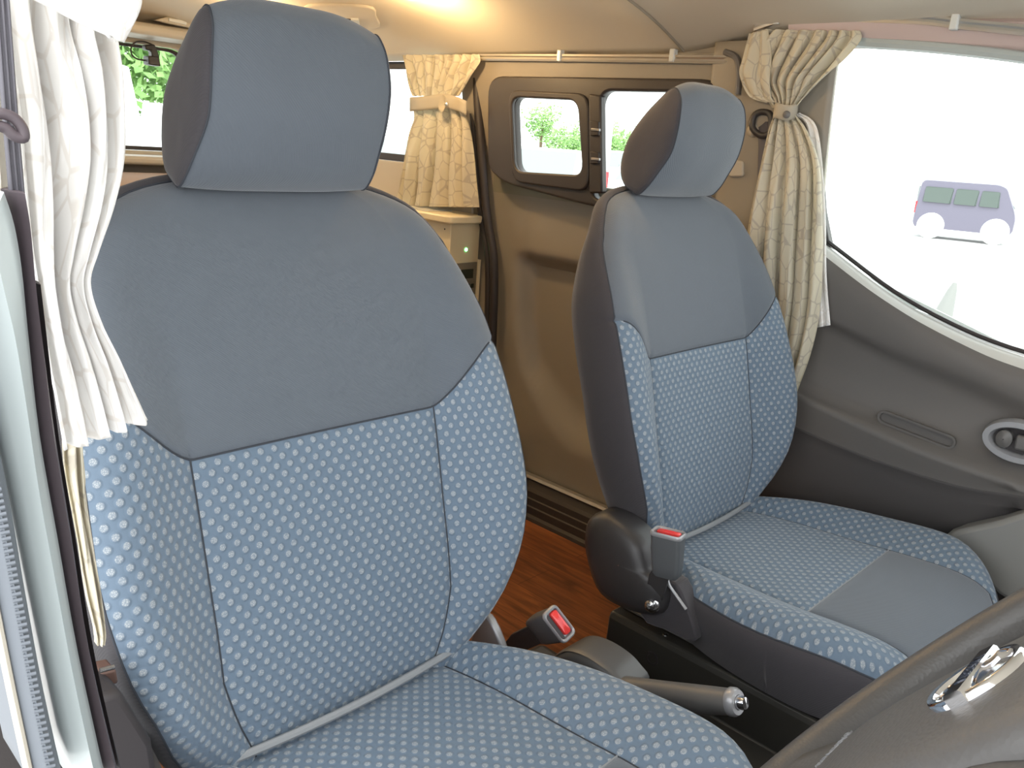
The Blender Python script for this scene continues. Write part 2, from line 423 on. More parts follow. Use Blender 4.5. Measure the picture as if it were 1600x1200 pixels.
# dark window surround with two openings
def px2(pts, x): return [(at(a, b, 'x', x).y, at(a, b, 'x', x).z) for a, b in pts]
XW = .682
outer = round_poly([(.925, 1.172), (.905, .955), (.845, .925), (.56, .897), (.285, .900), (.275, 1.168)], .05, 6)
lo = round_poly(px2([(803, 152), (906, 157), (914, 274), (808, 268)], XW-.01), .028, 6)
ro_pts = px2([(940, 142), (0, 0)], XW-.01)
yR0 = at(940, 142, 'x', XW-.01).y; zT = at(940, 142, 'x', XW-.01).z
ro = round_poly([(yR0, zT), (yR0+.0, .915), (.315, .915), (.315, zT)], .03, 6)
w1 = empty('window_1', (.70, .6, 1.0)); struct(w1)
plate('window_frame', [outer, lo, ro], 'x', .695, .026, M['frame'], w1, bev=.006)
# sliding pane frame (raised ring round the left opening)
lo2 = round_poly(px2([(792, 140), (918, 146), (918, 300), (799, 284)], XW-.022), .035, 6)
plate('sliding_frame', [lo2, lo], 'x', .674, .012, M['frame'], w1, bev=.004)
pa = [at(919, 146, 'x', .66), at(938, 149, 'x', .66), at(940, 302, 'x', .66), at(920, 302, 'x', .66)]
post = prism('latch_post', pa, (.02, 0, 0), M['frame'], w1, bev=.004)
for py0, py1 in ((188, 212), (236, 256)):
    q = prism('latch', [at(922, py0, 'x', .655), at(935, py0+2, 'x', .655), at(935, py1, 'x', .655), at(922, py1, 'x', .655)], (.012, 0, 0), M['rubber'], w1, bev=.002)
    prism('latch_tab', [at(923, (py0+py1)/2, 'x', .652), at(936, (py0+py1)/2+1, 'x', .652), at(936, (py0+py1)/2+5, 'x', .652), at(923, (py0+py1)/2+4, 'x', .652)], (.006, 0, 0), M['silver'], q, bev=.001, world=True)
box('window_pane', (.6895, .30, .90), (.6925, .90, 1.165), M['glass'], w1, bev=0)

# dark door seal bowing along the rear edge of the sliding door
seal = [(745, 100), (746, 150), (751, 220), (757, 300), (763, 350), (771, 400), (772, 460), (770, 520), (768, 600), (780, 680), (800, 740), (806, 790)]
sp = smooth_path([at(a, b, 'x', .69) for a, b in seal], 5)
struct(tube('trim_4', sp, .011, M['rubber'], seg=10))
sp2 = smooth_path([at(a-9, b, 'x', .70) for a, b in seal], 5)
struct(tube('trim_5', sp2, .009, M['rubber'], seg=10))

# door sill: bright strip, dark kick board, lower step
sill = [(.72, .185), (.70, .185), (.695, .176), (.69, .170), (.678, .165), (.676, .150), (.672, .148), (.670, .132), (.666, .130), (.664, .112), (.655, .108), (.652, FZ), (.72, FZ)]
def sweep_y(name, prof, y0, y1, m, parent=None, n=2, **k):
    return grid(name, [[Vector((x, lerp(y0, y1, i/(n-1)), z)) for x, z in prof] for i in range(n)], m, parent, closed=True, cap=True, **k)
struct(sweep_y('trim_6', sill, .0, 1.1, M['frame'], ang=25))
struct(sweep_y('trim_7', [(.715, .196), (.700, .196), (.696, .190), (.700, .186), (.715, .186)], .0, .84, M['alu'], ang=25))

# rail body line above the window and B-pillar trim
struct(sweep_y('trim_8', [(.705, 1.165), (.690, 1.172), (.684, 1.190), (.686, 1.212), (.705, 1.225)], .26, 1.05, M['pale_trim'], ang=60))
struct(box('trim_14', (.694, .10, 1.16), (.708, 1.06, 1.31), M['cabin'], bev=.002))
# pillar trim between front door and sliding door (with recessed belt panel)
rows = []
for j in range(40):
    z = .17+j*(1.235-.17)/39; r = []
    for i in range(30):
        y = .118+i*.182/29
        x = .700-.010*math.sin(PI*i/29)-.022*sst(.9, 1.23, z)
        x -= .010*sst(.965, .945, z)*sst(.27, .25, y)     # lower cover stands proud
        r.append(Vector((x, y, z)))
    rows.append(r)
struct(grid('trim_9', rows, M['cabin'], flip=True, solid=.01))
struct(tube('trim_10', smooth_path([(.655, .27, 1.215), (.654, .245, 1.205), (.656, .235, 1.18), (.66, .233, 1.14)], 6), .006, M['door'], seg=8))

# wall behind the sliding door up to the rear, with the quarter window
wr = empty('wall_right', (.72, 1.6, FZ)); struct(wr)
qy0, qy1, qz0, qz1 = 1.06, 2.05, .945, 1.215
wall_out = [(1.0, .1), (2.3, .1), (2.3, 1.25), (1.0, 1.25)]
q_hole = round_poly([(qy0, qz0), (qy1, qz0), (qy1-.03, qz1), (qy0, qz1)], .04, 5)
plate('side_panel', [wall_out, q_hole], 'x', .735, .02, M['pale_trim'], wr, bev=.004)
w2 = empty('window_2', (.735, 1.5, 1.0)); struct(w2)
q2 = round_poly([(qy0+.02, qz0+.02), (qy1-.02, qz0+.02), (qy1-.05, qz1-.02), (qy0+.02, qz1-.02)], .03, 5)
plate('window_frame', [q_hole, q2], 'x', .745, .012, M['rubber'], w2, bev=.003)
box('window_pane', (.738, qy0, qz0), (.741, qy1, qz1), M['glass'], w2, bev=0)

# wall at the back with the tailgate window
wb = empty('wall_back', (0, 2.25, FZ)); struct(wb)
tg = round_poly([(-.60, .905), (.60, .905), (.55, 1.235), (-.55, 1.235)], .06, 6)
plate('tailgate_trim', [[(-.74, .1), (.74, .1), (.74, 1.36), (-.74, 1.36)], tg], 'y', 2.27, .03, M['pale_trim'], wb, bev=.006)
box('tailgate_ledge', (-.66, 2.12, .865), (.66, 2.25, .893), M['pale_trim'], wb, bev=.01)
box('tailgate_header', (-.62, 2.06, 1.250), (.62, 2.24, 1.285), M['pale_trim'], wb, bev=.012)
w3 = empty('window_3', (0, 2.28, 1.0)); struct(w3)
tg2 = round_poly([(-.585, .918), (.585, .918), (.535, 1.225), (-.535, 1.225)], .05, 6)
plate('window_frame', [tg, tg2], 'y', 2.285, .014, M['rubber'], w3, bev=.003)
box('window_pane', (-.62, 2.274, .90), (.62, 2.277, 1.24), M['glass'], w3, bev=0)

# driver side wall behind the door opening
wl = empty('wall_left', (-.72, 1.2, FZ)); struct(wl)
plate('side_panel', [[(.08, .1), (2.3, .1), (2.3, 1.26), (.08, 1.26)]], 'x', -.70, .02, M['pale_trim'], wl, bev=.004)

# dashboard ahead of the steering wheel, out of the photo on the near side
dash = [(-.86, .12), (-.86, .45), (-.80, .55), (-.78, .70), (-.84, .79), (-.95, .83), (-1.35, .85), (-1.40, .12)]
struct(grid('dashboard', [[Vector((x, y, z)) for y, z in dash] for x in (-.70, -.2, .3, .70)], M['doord'], closed=True, cap=True, ang=30, bev=.01))
# --- passenger front door, cross-section varying with y
def edge(pts, x):
    P = sorted([(at(a, b, 'x', x).y, at(a, b, 'x', x).z) for a, b in pts])
    def f(y):
        if y < P[0][0]: s = (P[1][1]-P[0][1])/(P[1][0]-P[0][0]); return P[0][1]+s*.5*(y-P[0][0])
        if y > P[-1][0]: s = (P[-1][1]-P[-2][1])/(P[-1][0]-P[-2][0]); return P[-1][1]+s*(y-P[-1][0])
        return stab(P, y)
    return f
belt = edge([(1290, 385), (1350, 432), (1400, 468), (1440, 492), (1500, 522), (1550, 543), (1600, 560)], .712)
belt2 = edge([(1290, 402), (1350, 448), (1400, 482), (1440, 506), (1500, 537), (1550, 560), (1600, 578)], .690)
creA = edge([(1290, 500), (1350, 528), (1400, 550), (1500, 590), (1600, 632)], .686)
creB = edge([(1290, 510), (1350, 542), (1400, 568), (1500, 610), (1600, 655)], .692)
armI = edge([(1245, 606), (1300, 630), (1400, 672), (1500, 708), (1600, 742)], .675)
armO = edge([(1245, 615), (1300, 641), (1400, 686), (1500, 724), (1600, 758)], .655)
armL = edge([(1240, 668), (1300, 694), (1380, 725), (1500, 762), (1600, 778)], .655)
bot = edge([(1243, 785), (1300, 800), (1380, 815), (1480, 830), (1600, 806)], .668)
dn = empty('door_2', (.70, -.3, FZ)); struct(dn)
def row_for(y):
    bz, b2, a1, a2, i1, o1, l1, bo = belt(y), belt2(y), creA(y), creB(y), armI(y), armO(y), armL(y), bot(y)
    return [(.735, bz-.01), (.728, bz), (.712, bz+.002), (.702, bz-.002), (.693, b2), (.689, b2-.010), (.686, lerp(b2, a1, .35)), (.685, lerp(b2, a1, .7)),
            (.686, a1+.008), (.687, a1), (.694, lerp(a1, a2, .5)), (.698, a2), (.699, a2-.012), (.696, lerp(a2, i1, .5)), (.688, i1+.022), (.678, i1+.004), (.668, i1-.002),
            (.658, o1+.002), (.653, o1-.004), (.653, o1-.012), (.655, lerp(o1, l1, .5)), (.656, l1+.003), (.6545, l1), (.656, l1-.003),
            (.657, l1-.02), (.659, lerp(l1, bo, .5)), (.664, bo+.02), (.668, bo), (.690, bo-.02), (.694, bo-.1), (.70, .15)]
ysd = [.075-.0125*i for i in range(60)]
P = [[Vector((x, y, z)) for x, z in row_for(y)] for y in ysd]
cut1 = 17; cut2 = 22
grid('sill_glare_strip', [r[:5] for r in P], M['sill_glare'], dn, ang=80)  # top ledge of the door, its bright reflection put into a pale colour
grid('upper_trim', [r[4:cut1+5] for r in P], M['door'], dn, ang=80)
grid('lower_trim', [r[cut2-1:] for r in P], M['doord'], dn, ang=80)
# storage pocket at the foot of the door
pk = [at(1470, 840, 'x', .62), at(1500, 828, 'x', .62), at(1560, 815, 'x', .62), at(1640, 790, 'x', .62), at(1660, 990, 'x', .62), at(1560, 930, 'x', .62)]
prism('door_pocket', pk, (.05, 0, 0), M['pocket'], dn, bev=.008)
# pull slot along the armrest
s0, s1 = at(1383, 652, 'x', .676), at(1482, 690, 'x', .676)
slot_o = []; du = (s1-s0).normalized(); dv = Vector((0, -du.z, du.y))
def capsule(a, b, r, x, n=8):
    d = (b-a).normalized(); v = Vector((0, -d.z, d.y)); out = []
    for c, s in ((b, -PI/2), (a, PI/2)):
        for i in range(n+1):
            t = s+i*PI/n; out.append(Vector((x, 0, 0))+Vector((0, c.y, c.z))+(d*math.cos(t)+v*math.sin(t))*r)
    return out
ring_o = capsule(s0, s1, .0125, .672); ring_i = capsule(s0, s1, .0085, .672); ring_d = capsule(s0, s1, .007, .690)
grid('pull_slot', [[p+Vector((.006, 0, 0)) for p in ring_o], ring_o, ring_i, ring_d], M['door'], dn, closed=True, cap=True, ang=50)
# inside handle in its oval bezel
hc = at(1592, 692, 'x', .672)
def oval(cx, ry, rz, x, n=40): return [Vector((x, cx.y+ry*math.cos(i*2*PI/n), cx.z+rz*math.sin(i*2*PI/n))) for i in range(n)]
dh = empty('door_handle', (0, 0, 0)); dh.parent = dn; dh.location = hc-Vector(dn.location)
grid('bezel', [oval(hc, .056, .036, .688), oval(hc, .056, .036, .676), oval(hc, .053, .033, .668), oval(hc, .044, .024, .668), oval(hc, .041, .021, .674), oval(hc, .039, .020, .69)], M['silver'], dh, closed=True, ang=50)
grid('recess', [oval(hc, .040, .021, .684), oval(hc, .001, .001, .686)], M['rubber'], dh, closed=True)
lc = hc+Vector((0, .022, 0))
grid('lock_knob', [oval(lc, .012, .015, .686), oval(lc, .012, .015, .672), oval(lc, .009, .012, .669), oval(lc, .001, .001, .668)], M['grey_lever'], dh, closed=True)
prism('lever', [(.670, hc.y+.006, hc.z+.013), (.670, hc.y-.036, hc.z+.010), (.670, hc.y-.036, hc.z-.010), (.670, hc.y+.006, hc.z-.013)], (.012, 0, 0), M['grey_lever'], dh, bev=.004)

# passenger door window: frame, pane, header
w4 = empty('window_4', (.70, -.3, 1.0)); struct(w4)
up_edge = [at(1345, 66, 'x', .672), at(1420, 71, 'x', .670), at(1500, 78, 'x', .668), at(1600, 90, 'x', .665), at(1760, 115, 'x', .66)]
tube('window_header', smooth_path([at(1240, 55, 'x', .672)]+up_edge, 5), .009, M['paint'], w4, seg=8)
tube('window_gasket', smooth_path([Vector((.722, y, belt(y)+.008)) for y in (.06, 0, -.1, -.2, -.3, -.45, -.6)], 4), .004, M['rubber'], w4, seg=6)
# rear post of the window frame
pst = [at(1266, 130, 'x', .70), at(1280, 140, 'x', .70), at(1281, 260, 'x', .71), at(1286, 330, 'x', .715), at(1298, 392, 'x', .72), at(1262, 420, 'x', .72)]
prism('window_post', pst, (.02, 0, 0), M['frame'], w4, bev=.003)
V = [(.725, .07, .84), (.725, -.75, .66), (.672, -.75, 1.19), (.680, .07, 1.245)]
mesh('window_pane', V, [(0, 1, 2, 3)], M['glass'], w4, solid=.003, smooth=False)
# outer door skin so the door has its depth
mesh('outer_skin', [(.76, .075, .15), (.76, -.67, .15), (.76, -.67, .64), (.745, .075, .87)], [(0, 1, 2, 3)], M['white'], dn, solid=.004, smooth=False)
# header panel above the window up to the ceiling edge
hd = [(.655, 1.262), (.662, 1.245), (.668, 1.232), (.674, 1.222), (.70, 1.222), (.70, 1.29)]
P = [[Vector((x-.000, y, z-.055*max(0, -y))) for x, z in hd] for y in [.15-.05*i for i in range(19)]]
struct(grid('trim_11', P, M['pink'], closed=True, cap=True, ang=70))

# ------------------------------------------------------------------ seats
AX = Vector((0, .136, .543)).normalized(); NX = Vector((0, -AX.z, AX.y))   # up the back, out of its face
J = Vector((0, 0, .42))
def bp(x, s, d): return J+Vector((x, 0, 0))+AX*s+NX*d
WT = [(-.05, .150), (0, .172), (.045, .198), (.09, .216), (.14, .235), (.21, .247), (.29, .245), (.36, .239), (.42, .230), (.485, .210), (.53, .182), (.55, .158), (.563, .125), (.571, .08), (.576, .0)]
def Wd(s): return max(0, stab(WT, s))
STOP = .576
per = []
ss = [-.05+.0125*i for i in range(44)]+[.505, .512, .52, .527, .533, .539, .544, .548, .552, .555, .5575, .5595, .5605]
ss = [s for s in ss if s <= .5001]+[s for s in (.507, .514, .521, .528, .535, .542, .548, .554, .559, .563, .567, .570, .5725, .5745)]
right = [(Wd(s), s) for s in ss]
perR = right+[(.0, STOP)]
def edist(x, s):
    best = 9; x = abs(x)
    for (x0, s0), (x1, s1) in zip(perR, perR[1:]):
        dx, ds = x1-x0, s1-s0; t = ((x-x0)*dx+(s-s0)*ds)/(dx*dx+ds*ds); t = min(1, max(0, t))
        dd = math.hypot(x-x0-t*dx, s-s0-t*ds)
        if dd < best: best = dd
    return best
D0 = [(-.05, -.02), (0, -.002), (.05, .010), (.12, .018), (.2, .019), (.3, .019), (.4, .014), (.5, .002), (.56, -.018), (.576, -.024)]
ED = [(-.05, -.030), (0, -.010), (.045, .022), (.096, .048), (.172, .059), (.246, .055), (.32, .046), (.393, .032), (.486, .012), (.53, .0), (.56, -.018), (.576, -.024)]
def seam_x(s): return min(tab([(-.05, .138), (0, .142), (.3, .145), (.56, .145)], s), Wd(s)*.66)
def face_d(x, s):
    ax = abs(x); W = Wd(s); a = seam_x(s)
    d = stab(D0, s)-.005*(1-min(1, ax/max(a, .01))**2)
    if ax > a and W-a > .004:
        t = min(1, (ax-a)/(W-a)); d = lerp(d, stab(ED, s), sst(0, .9, t))+.008*math.sin(PI*t)*sst(.5, .35, s)
    e = min(edist(x, s), .03); r = .03
    d -= lerp(.006, .016, sst(.4, .5, s))*(1-math.sqrt(max(0, 1-(1-e/r)**2)))
    return d
def groove(v): return .0035*math.exp(-(v/.0035)**2)
def Sm(x):                       # height of the cross seam
    ax = abs(x); return .309+.066*sst(.140, .235, ax)**.9
NC = 26
def cols(W, a):
    c = []
    inner = [i/16 for i in range(17)]
    for t in [-1, -.97, -.93, -.88, -.82, -.75, -.66, -.57, -.47, -.37, -.27, -.18, -.10, -.045, -.015]: c.append(-(a+(W-a)*(-t)))
    for t in [-1, -.975, -.93]+[-.86+1.72*i/18 for i in range(19)]+[.93, .975, 1]: c.append(a*t)
    for t in [.015, .045, .10, .18, .27, .37, .47, .57, .66, .75, .82, .88, .93, .97, 1]: c.append(a+(W-a)*t)
    return c
CL = 15; CR = 15+24      # seam columns
lowr = [0, .012, .03, .06, .10, .15, .2, .25, .3, .35, .4, .45, .5, .55, .6, .65, .7, .75, .8, .85, .9, .94, .965, .98, .99, 1]
upr = [0, .006, .015, .03, .06, .1, .15, .2, .26, .32, .38, .45, .52, .58, .64, .70, .75, .80, .84, .875, .905, .93, .95, .965, .978, .988, .995]
def backrest(root):
    rows_lo, rows_up, uv_lo, uv_up = [], [], [], []
    def col_point(ci, t, upper):
        # iterate: column position depends on s, s depends on x through the seam height
        x = 0; s = 0
        for _ in range(6):
            S = Sm(x); s = lerp(-.05, S, t) if not upper else lerp(S, STOP-.0012, t)
            x = cols(Wd(s), seam_x(s))[ci]
        g = groove(abs(s-Sm(x)))
        if s < Sm(x)+.004: g = max(g, groove(abs(abs(x)-seam_x(s))))
        edge_w = Wd(s)-abs(x)
        return bp(x, s, face_d(x, s)-g), (x, s)
    n = len(cols(1, .5))
    for t in lowr:
        r = [col_point(c, t, False) for c in range(n)]; rows_lo.append([q[0] for q in r]); uv_lo.append([q[1] for q in r])
    for t in upr:
        r = [col_point(c, t, True) for c in range(n)]; rows_up.append([q[0] for q in r]); uv_up.append([q[1] for q in r])
    k = dict(ang=180)
    grid('upper_panel', rows_up, M['plain'], root, uv_up, **k)
    grid('centre_panel', [r[CL:CR+1] for r in rows_lo], M['dots'], root, [r[CL:CR+1] for r in uv_lo], **k)
    # bolster cloth runs along its own wrap, so the dots keep their size
    for sl in (slice(0, CL+1), slice(CR, n)):
        g = [r[sl] for r in rows_lo]; u = [r[sl] for r in uv_lo]; U2 = []
        for r, uu in zip(g, u):
            idx = range(len(r)) if sl.start else range(len(r)-1, -1, -1); acc = None; o = [None]*len(r); prev = None
            for i in idx:
                if acc is None: acc = abs(uu[i][0])
                else: acc += (r[i]-r[prev]).length
                o[i] = ((acc if sl.start else -acc), uu[i][1]); prev = i
            U2.append(o)
        grid('bolster', g, M['dots'], root, U2, **k)
    # seam threads
    cross = [p+NX*.0004 for p in rows_lo[-1][3:-3]]
    tube('seam', cross, .0011, M['seam'], root, seg=6)
    for c in (CL, CR): tube('seam', [r[c]+NX*.0004 for r in rows_lo[4:]], .0009, M['seam'], root, seg=6)
    # side and back shell following the outline
    allr = rows_lo[:-1]+rows_up
    outl = [r[0] for r in allr]+[allr[-1][i] for i in range(6, n-6, 6)]+[r[-1] for r in allr[::-1]]
    ctr = bp(0, .28, 0); prof = []
    def ring(out, dep):
        res = []
        for i, p in enumerate(outl):
            a = outl[max(i-1, 0)]; b = outl[min(i+1, len(outl)-1)]; t = (b-a); t -= NX*t.dot(NX)
            nn = t.cross(NX).normalized() if t.length > 1e-6 else Vector((0, 0, 1))
            if nn.dot((p-ctr)-NX*(p-ctr).dot(NX)) < 0: nn = -nn
            base = p-NX*((p-J).dot(NX))
            d0 = (p-J).dot(NX)
            sl_ = (p-J).dot(AX); dd = lerp(d0, stab([(-.05, -.07), (0, -.05), (.08, -.046), (.166, -.046), (.26, -.050), (.33, -.060), (.40, -.066), (.45, -.058), (.51, -.045), (.56, -.055), (.58, -.06)], sl_), dep)
            res.append(base+NX*dd+nn*out)
        return res
    R = [ring(0, 0), ring(.003, .03), ring(.006, .12), ring(.008, .3), ring(.008, .5), ring(.005, .7), ring(-.002, .88), ring(-.014, .97), ring(-.03, 1.0)]
    mid = [bp((p-J).x*.4, .28+((p-J).dot(AX)-.28)*.6, -.075) for p in outl]
    R.append(mid)
    grid('side_and_back_cover', R, M['side'], root, ang=180)
    tube('seam', [ring(.0008, .01)[i] for i in range(len(outl))], .0011, M['seam'], root, seg=6)

HS = [(.5585, -.005), (.566, -.018), (.578, -.031), (.596, -.038), (.616, -.036), (.646, -.019), (.673, .010), (.690, .036), (.700, .054), (.701, .066), (.690, .073), (.674, .075), (.643, .069), (.610, .054), (.584, .030), (.568, .013)]
HC = [(.556, -.008), (.562, -.022), (.574, -.036), (.594, -.045), (.618, -.043), (.650, -.026), (.682, .006), (.702, .033), (.714, .052), (.716, .064), (.707, .074), (.690, .080), (.648, .076), (.612, .064), (.582, .040), (.565, .018)]
def headrest(root):
    h = empty('headrest', (0, 0, 0)); h.parent = root
    def loop(k, x):
        L = smooth_path([Vector((lerp(c[0], e[0], k), lerp(c[1], e[1], k), 0)) for c, e in zip(HC, HS)], 5, closed=True)
        return L
    XS = .0955
    def sx(p, side):                      # the side seam bows outwards at mid height
        t = (p.x-.556)/.15; return XS-.007*sst(.55, 1.05, t)+.008*sst(.40, .0, t)
    rows = []
    for i in range(41):
        u = -1+2*i/40; k = max(0, (abs(u)-.25)/.75)**2.2
        rows.append([bp(u*sx(p, 0)-.005, p.x, p.y) for p in loop(k, u)])
    grid('front_panel', rows, M['plain'], h, closed=True, ang=180)
    for sg in (-1, 1):
        base = loop(1, 1); cx = sum((p.x for p in base))/len(base); cy = sum((p.y for p in base))/len(base); R = []
        for sc, dx in ((1.0, 0), (.988, .0018), (.96, .004), (.90, .006), (.80, .008), (.65, .010), (.45, .011), (.2, .0118), (.001, .012)):
            R.append([bp(sg*(lerp(XS-.002, sx(p, 0), sc**2)+dx)-.005, cx+(p.x-cx)*sc, cy+(p.y-cy)*sc) for p in base])
        grid('side_panel', R, M['side'], h, closed=True, flip=sg > 0, ang=180)
        tube('seam', [bp(sg*(sx(p, 0)+.0004)-.005, p.x, p.y) for p in base], .0011, M['seam'], h, seg=6, closed=True)
    for q in (-.055, .055):
        tube('post', [bp(q, .555, -.032), bp(q, .60, -.028)], .006, M['steel'], h, seg=12)
        tube('post_collar', [bp(q, .5625, -.034), bp(q, .5735, -.034)], .011, M['blackp'], h, seg=14)
    return h

CW = [(-.06, .155), (0, .180), (.05, .204), (.10, .224), (.17, .243), (.25, .250), (.31, .246), (.35, .232), (.385, .203), (.405, .167), (.420, .122), (.428, .07), (.431, .0)]
def cwid(y): return max(0, stab(CW, y))
CYE = .431
cper = [(cwid(-.06+i*.01), -.06+i*.01) for i in range(48)]+[(cwid(y), y) for y in (.415, .42, .424, .428)]+[(0, CYE)]
def cedge(x, y):
    best = 9; x = abs(x)
    for (x0, s0), (x1, s1) in zip(cper, cper[1:]):
        dx, ds = x1-x0, s1-s0; q = dx*dx+ds*ds
        if q < 1e-12: continue
        t = min(1, max(0, ((x-x0)*dx+(y-s0)*ds)/q)); best = min(best, math.hypot(x-x0-t*dx, y-s0-t*ds))
    return best
def cseam(y): return min(tab([(-.06, .125), (0, .130), (.1, .137), (.25, .146), (.35, .146)], y), cwid(y)*.80)
def cz(x, y):
    ax = abs(x); W = cwid(y); a = cseam(y)
    z = stab([(-.06, .405), (0, .420), (.08, .430), (.2, .436), (.3, .444), (.36, .444), (.43, .425)], y)
    if ax > a and W-a > .004:
        t = (ax-a)/(W-a); z += .024*max(0, math.sin(min(1, t/.7)*PI/2))**1.4*sst(.43, .30, y)
    e = min(cedge(x, y), .04); z -= .026*(1-math.sqrt(max(0, 1-(1-e/.04)**2)))
    return z
YD = .245
ct_lo = [0, .04, .10, .17, .24, .31, .38, .45, .52, .59, .66, .73, .80, .86, .91, .95, .975, .99, 1]
ct_up = [0, .012, .03, .06, .11, .18, .26, .34, .42, .50, .58, .65, .71, .77, .82, .87, .91, .94, .965, .985, .996]
def cushion(root):
    n = len(cols(1, .5)); rl, ul, rd, ud = [], [], [], []
    for y in [lerp(-.06, YD, t) for t in ct_lo]+[lerp(YD, CYE-.001, t) for t in ct_up]:
        cs = cols(cwid(y), cseam(y)); r = []; u = []
        for x in cs:
            g = groove(abs(abs(x)-cseam(y)))
            if abs(x) < cseam(y): g = max(g, groove(y-YD))
            r.append(Vector((x, -y, cz(x, y)-g))); u.append((x, y+.004))
        rl.append(r); ul.append(u)
    k = dict(ang=180, flip=True); a = len(ct_lo)
    def sub(R, r0, r1, c0, c1): return [q[c0:c1] for q in R[r0:r1]]
    grid('seat_panel', sub(rl, 0, a, CL, CR+1), M['dots'], root, sub(ul, 0, a, CL, CR+1), **k)
    grid('front_panel', sub(rl, a, 99, CL, CR+1), M['plain'], root, sub(ul, a, 99, CL, CR+1), **k)
    grid('thigh_bolster', sub(rl, 0, 99, 0, CL+1), M['dots'], root, sub(ul, 0, 99, 0, CL+1), **k)
    grid('thigh_bolster', sub(rl, 0, 99, CR, n), M['dots'], root, sub(ul, 0, 99, CR, n), **k)
    tube('seam', [p+Vector((0, 0, .0006)) for p in rl[a][CL:CR+1]], .0012, M['pale_seam'], root, seg=6)
    for c in (CL, CR): tube('seam', [r[c]+Vector((0, 0, .0004)) for r in rl[3:-3]], .0010, M['seam'], root, seg=6)
    # pale cord where cushion meets back
    tube('piping', [Vector((x, .004-.012*math.cos(x*9), .433)) for x in [-.14+.28*i/20 for i in range(21)]], .0045, M['pale_seam'], root, seg=8)
    outl = [r[0] for r in rl]+[rl[-1][i] for i in range(6, n-6, 6)]+[r[-1] for r in rl[::-1]]
    R = []
    for o, dz in ((0, 0), (.003, .004), (.005, .015), (.004, .04), (-.004, .07), (-.014, .10)):
        ring = []
        for i, p in enumerate(outl):
            q = outl[max(i-1, 0)]; b = outl[min(i+1, len(outl)-1)]; t = b-q; t.z = 0
            nn = Vector((t.y, -t.x, 0)); nn = nn.normalized() if nn.length > 1e-7 else Vector((0, -1, 0))
            if nn.dot(Vector((p.x, p.y+.2, 0))) < 0: nn = -nn
            zz = lerp(p.z, .350, dz/.10); ring.append(Vector((p.x, p.y, zz))+nn*o)
        R.append(ring)
    grid('cushion_side_cover', R, M['side'], root, ang=180)
    tube('seam', [p+Vector((0, 0, .0005)) for p in outl], .0012, M['seam'], root, seg=6)

def recliner_cover(root):
    # black moulded shell over the hinge on the seat's left flank (as seen from the front)
    pts = [(912, 860), (912, 822), (922, 806), (940, 803), (962, 812), (985, 830), (1003, 850), (1012, 875), (1018, 893), (1032, 908), (1040, 935), (1030, 962), (1000, 962), (960, 948), (930, 920)]
    Q = [at(a, b, 'x', .095)-Vector((.36, 0, 0)) for a, b in pts]; Q = smooth_path(Q, 3, closed=True)
    c = sum(Q, Vector())/len(Q)
    R = []
    for sc, dx in ((1.0, .04), (1.0, .014), (.97, .004), (.90, -.004), (.75, -.010), (.5, -.013), (.2, -.0145), (.01, -.015)):
        R.append([Vector((q.x+dx, c.y+(q.y-c.y)*sc, c.z+(q.z-c.z)*sc)) for q in Q])
    grid('recliner_cover', R, M['blackp'], root, closed=True, ang=180)
    # rounded hinge plate between shell and cushion
    pts = [(1005, 850), (1022, 868), (1030, 905), (1056, 912), (1078, 962), (1085, 1003), (1040, 985), (1000, 960)]
    Q = [at(a, b, 'x', .108)-Vector((.36, 0, 0)) for a, b in pts]
    prism('hinge_plate', smooth_path(Q, 3, closed=True), (.03, 0, 0), M['side'], root, bev=.003)
    tube('hinge_trim', [at(a, b, 'x', .104)-Vector((.36, 0, 0)) for a, b in ((1041, 900), (1046, 915), (1058, 932), (1072, 952))], .0022, M['silver'], root, seg=8)

seat = empty('car_seat', (0, 0, 0), cat='car seat', group='front seats')
def seat_local(): pass
backrest(seat); headrest(seat); cushion(seat); recliner_cover(seat)
passenger = copy_tree(seat)
seat.location = (-.36, 0, 0); passenger.location = (.36, 0, 0)
tag(seat, "nearest slate blue seat with dotted lower back, large in the foreground")
tag(passenger, "slate blue dotted seat farther away, standing beside the passenger door panel")

# pedestals under the seats
def pedestal(x0, label):
    p = empty('seat_pedestal', (x0+.24, -.2, FZ), label, 'seat base', 'seat bases')
    prof = [(x0, .345), (x0+.012, .3485), (x0+.03, .3485), (x0+.45, .3485), (x0+.46, .34), (x0+.46, FZ), (x0-.035, FZ), (x0-.035, FZ+.012), (x0-.006, .265), (x0-.004, .272)]
    prof = [(x0-.004, .336), (x0, .345), (x0+.020, .345), (x0+.45, .345), (x0+.46, .335), (x0+.46, FZ), (x0-.075, FZ), (x0-.070, .262), (x0-.062, .270), (x0-.006, .272)]
    P = [[Vector((x, y, z)) for x, z in prof] for y in [.018, .012, -.05, -.12, -.20, -.28, -.36, -.44]]
    grid('box', P, M['blackpaint'], p, closed=True, cap=True, ang=20, bev=.003)
    tube('lit_edge_lip', [(x0+.022, .01, .348), (x0+.022, -.2, .348), (x0+.022, -.44, .348)], .0024, M['grey_lever'], p, seg=8)  # flange edge paler than the box, its catch of light put into colour
    lathe('hole', (x0-.0045, -.068, .308), (-1, 0, 0), [(.011, -.001), (.011, .0015), (.0075, .0015), (.0065, -.002), (.0001, -.003)], M['rubber'], p, seg=20)
    lathe('screw', (x0+.012, -.075, .345), (0, 0, 1), [(.004, 0), (.004, .001), (.0001, .0014)], M['steel'], p, seg=12)
    tube('lower_rib', [(x0-.066, .015, .272), (x0-.066, -.2, .272), (x0-.066, -.44, .272)], .004, M['blackpaint'], p, seg=8)
    return p
pedestal(.13, 'black painted steel base box under the far seat, with a round hole in its flank')
pedestal(-.59, 'black steel base hidden under the nearest seat')

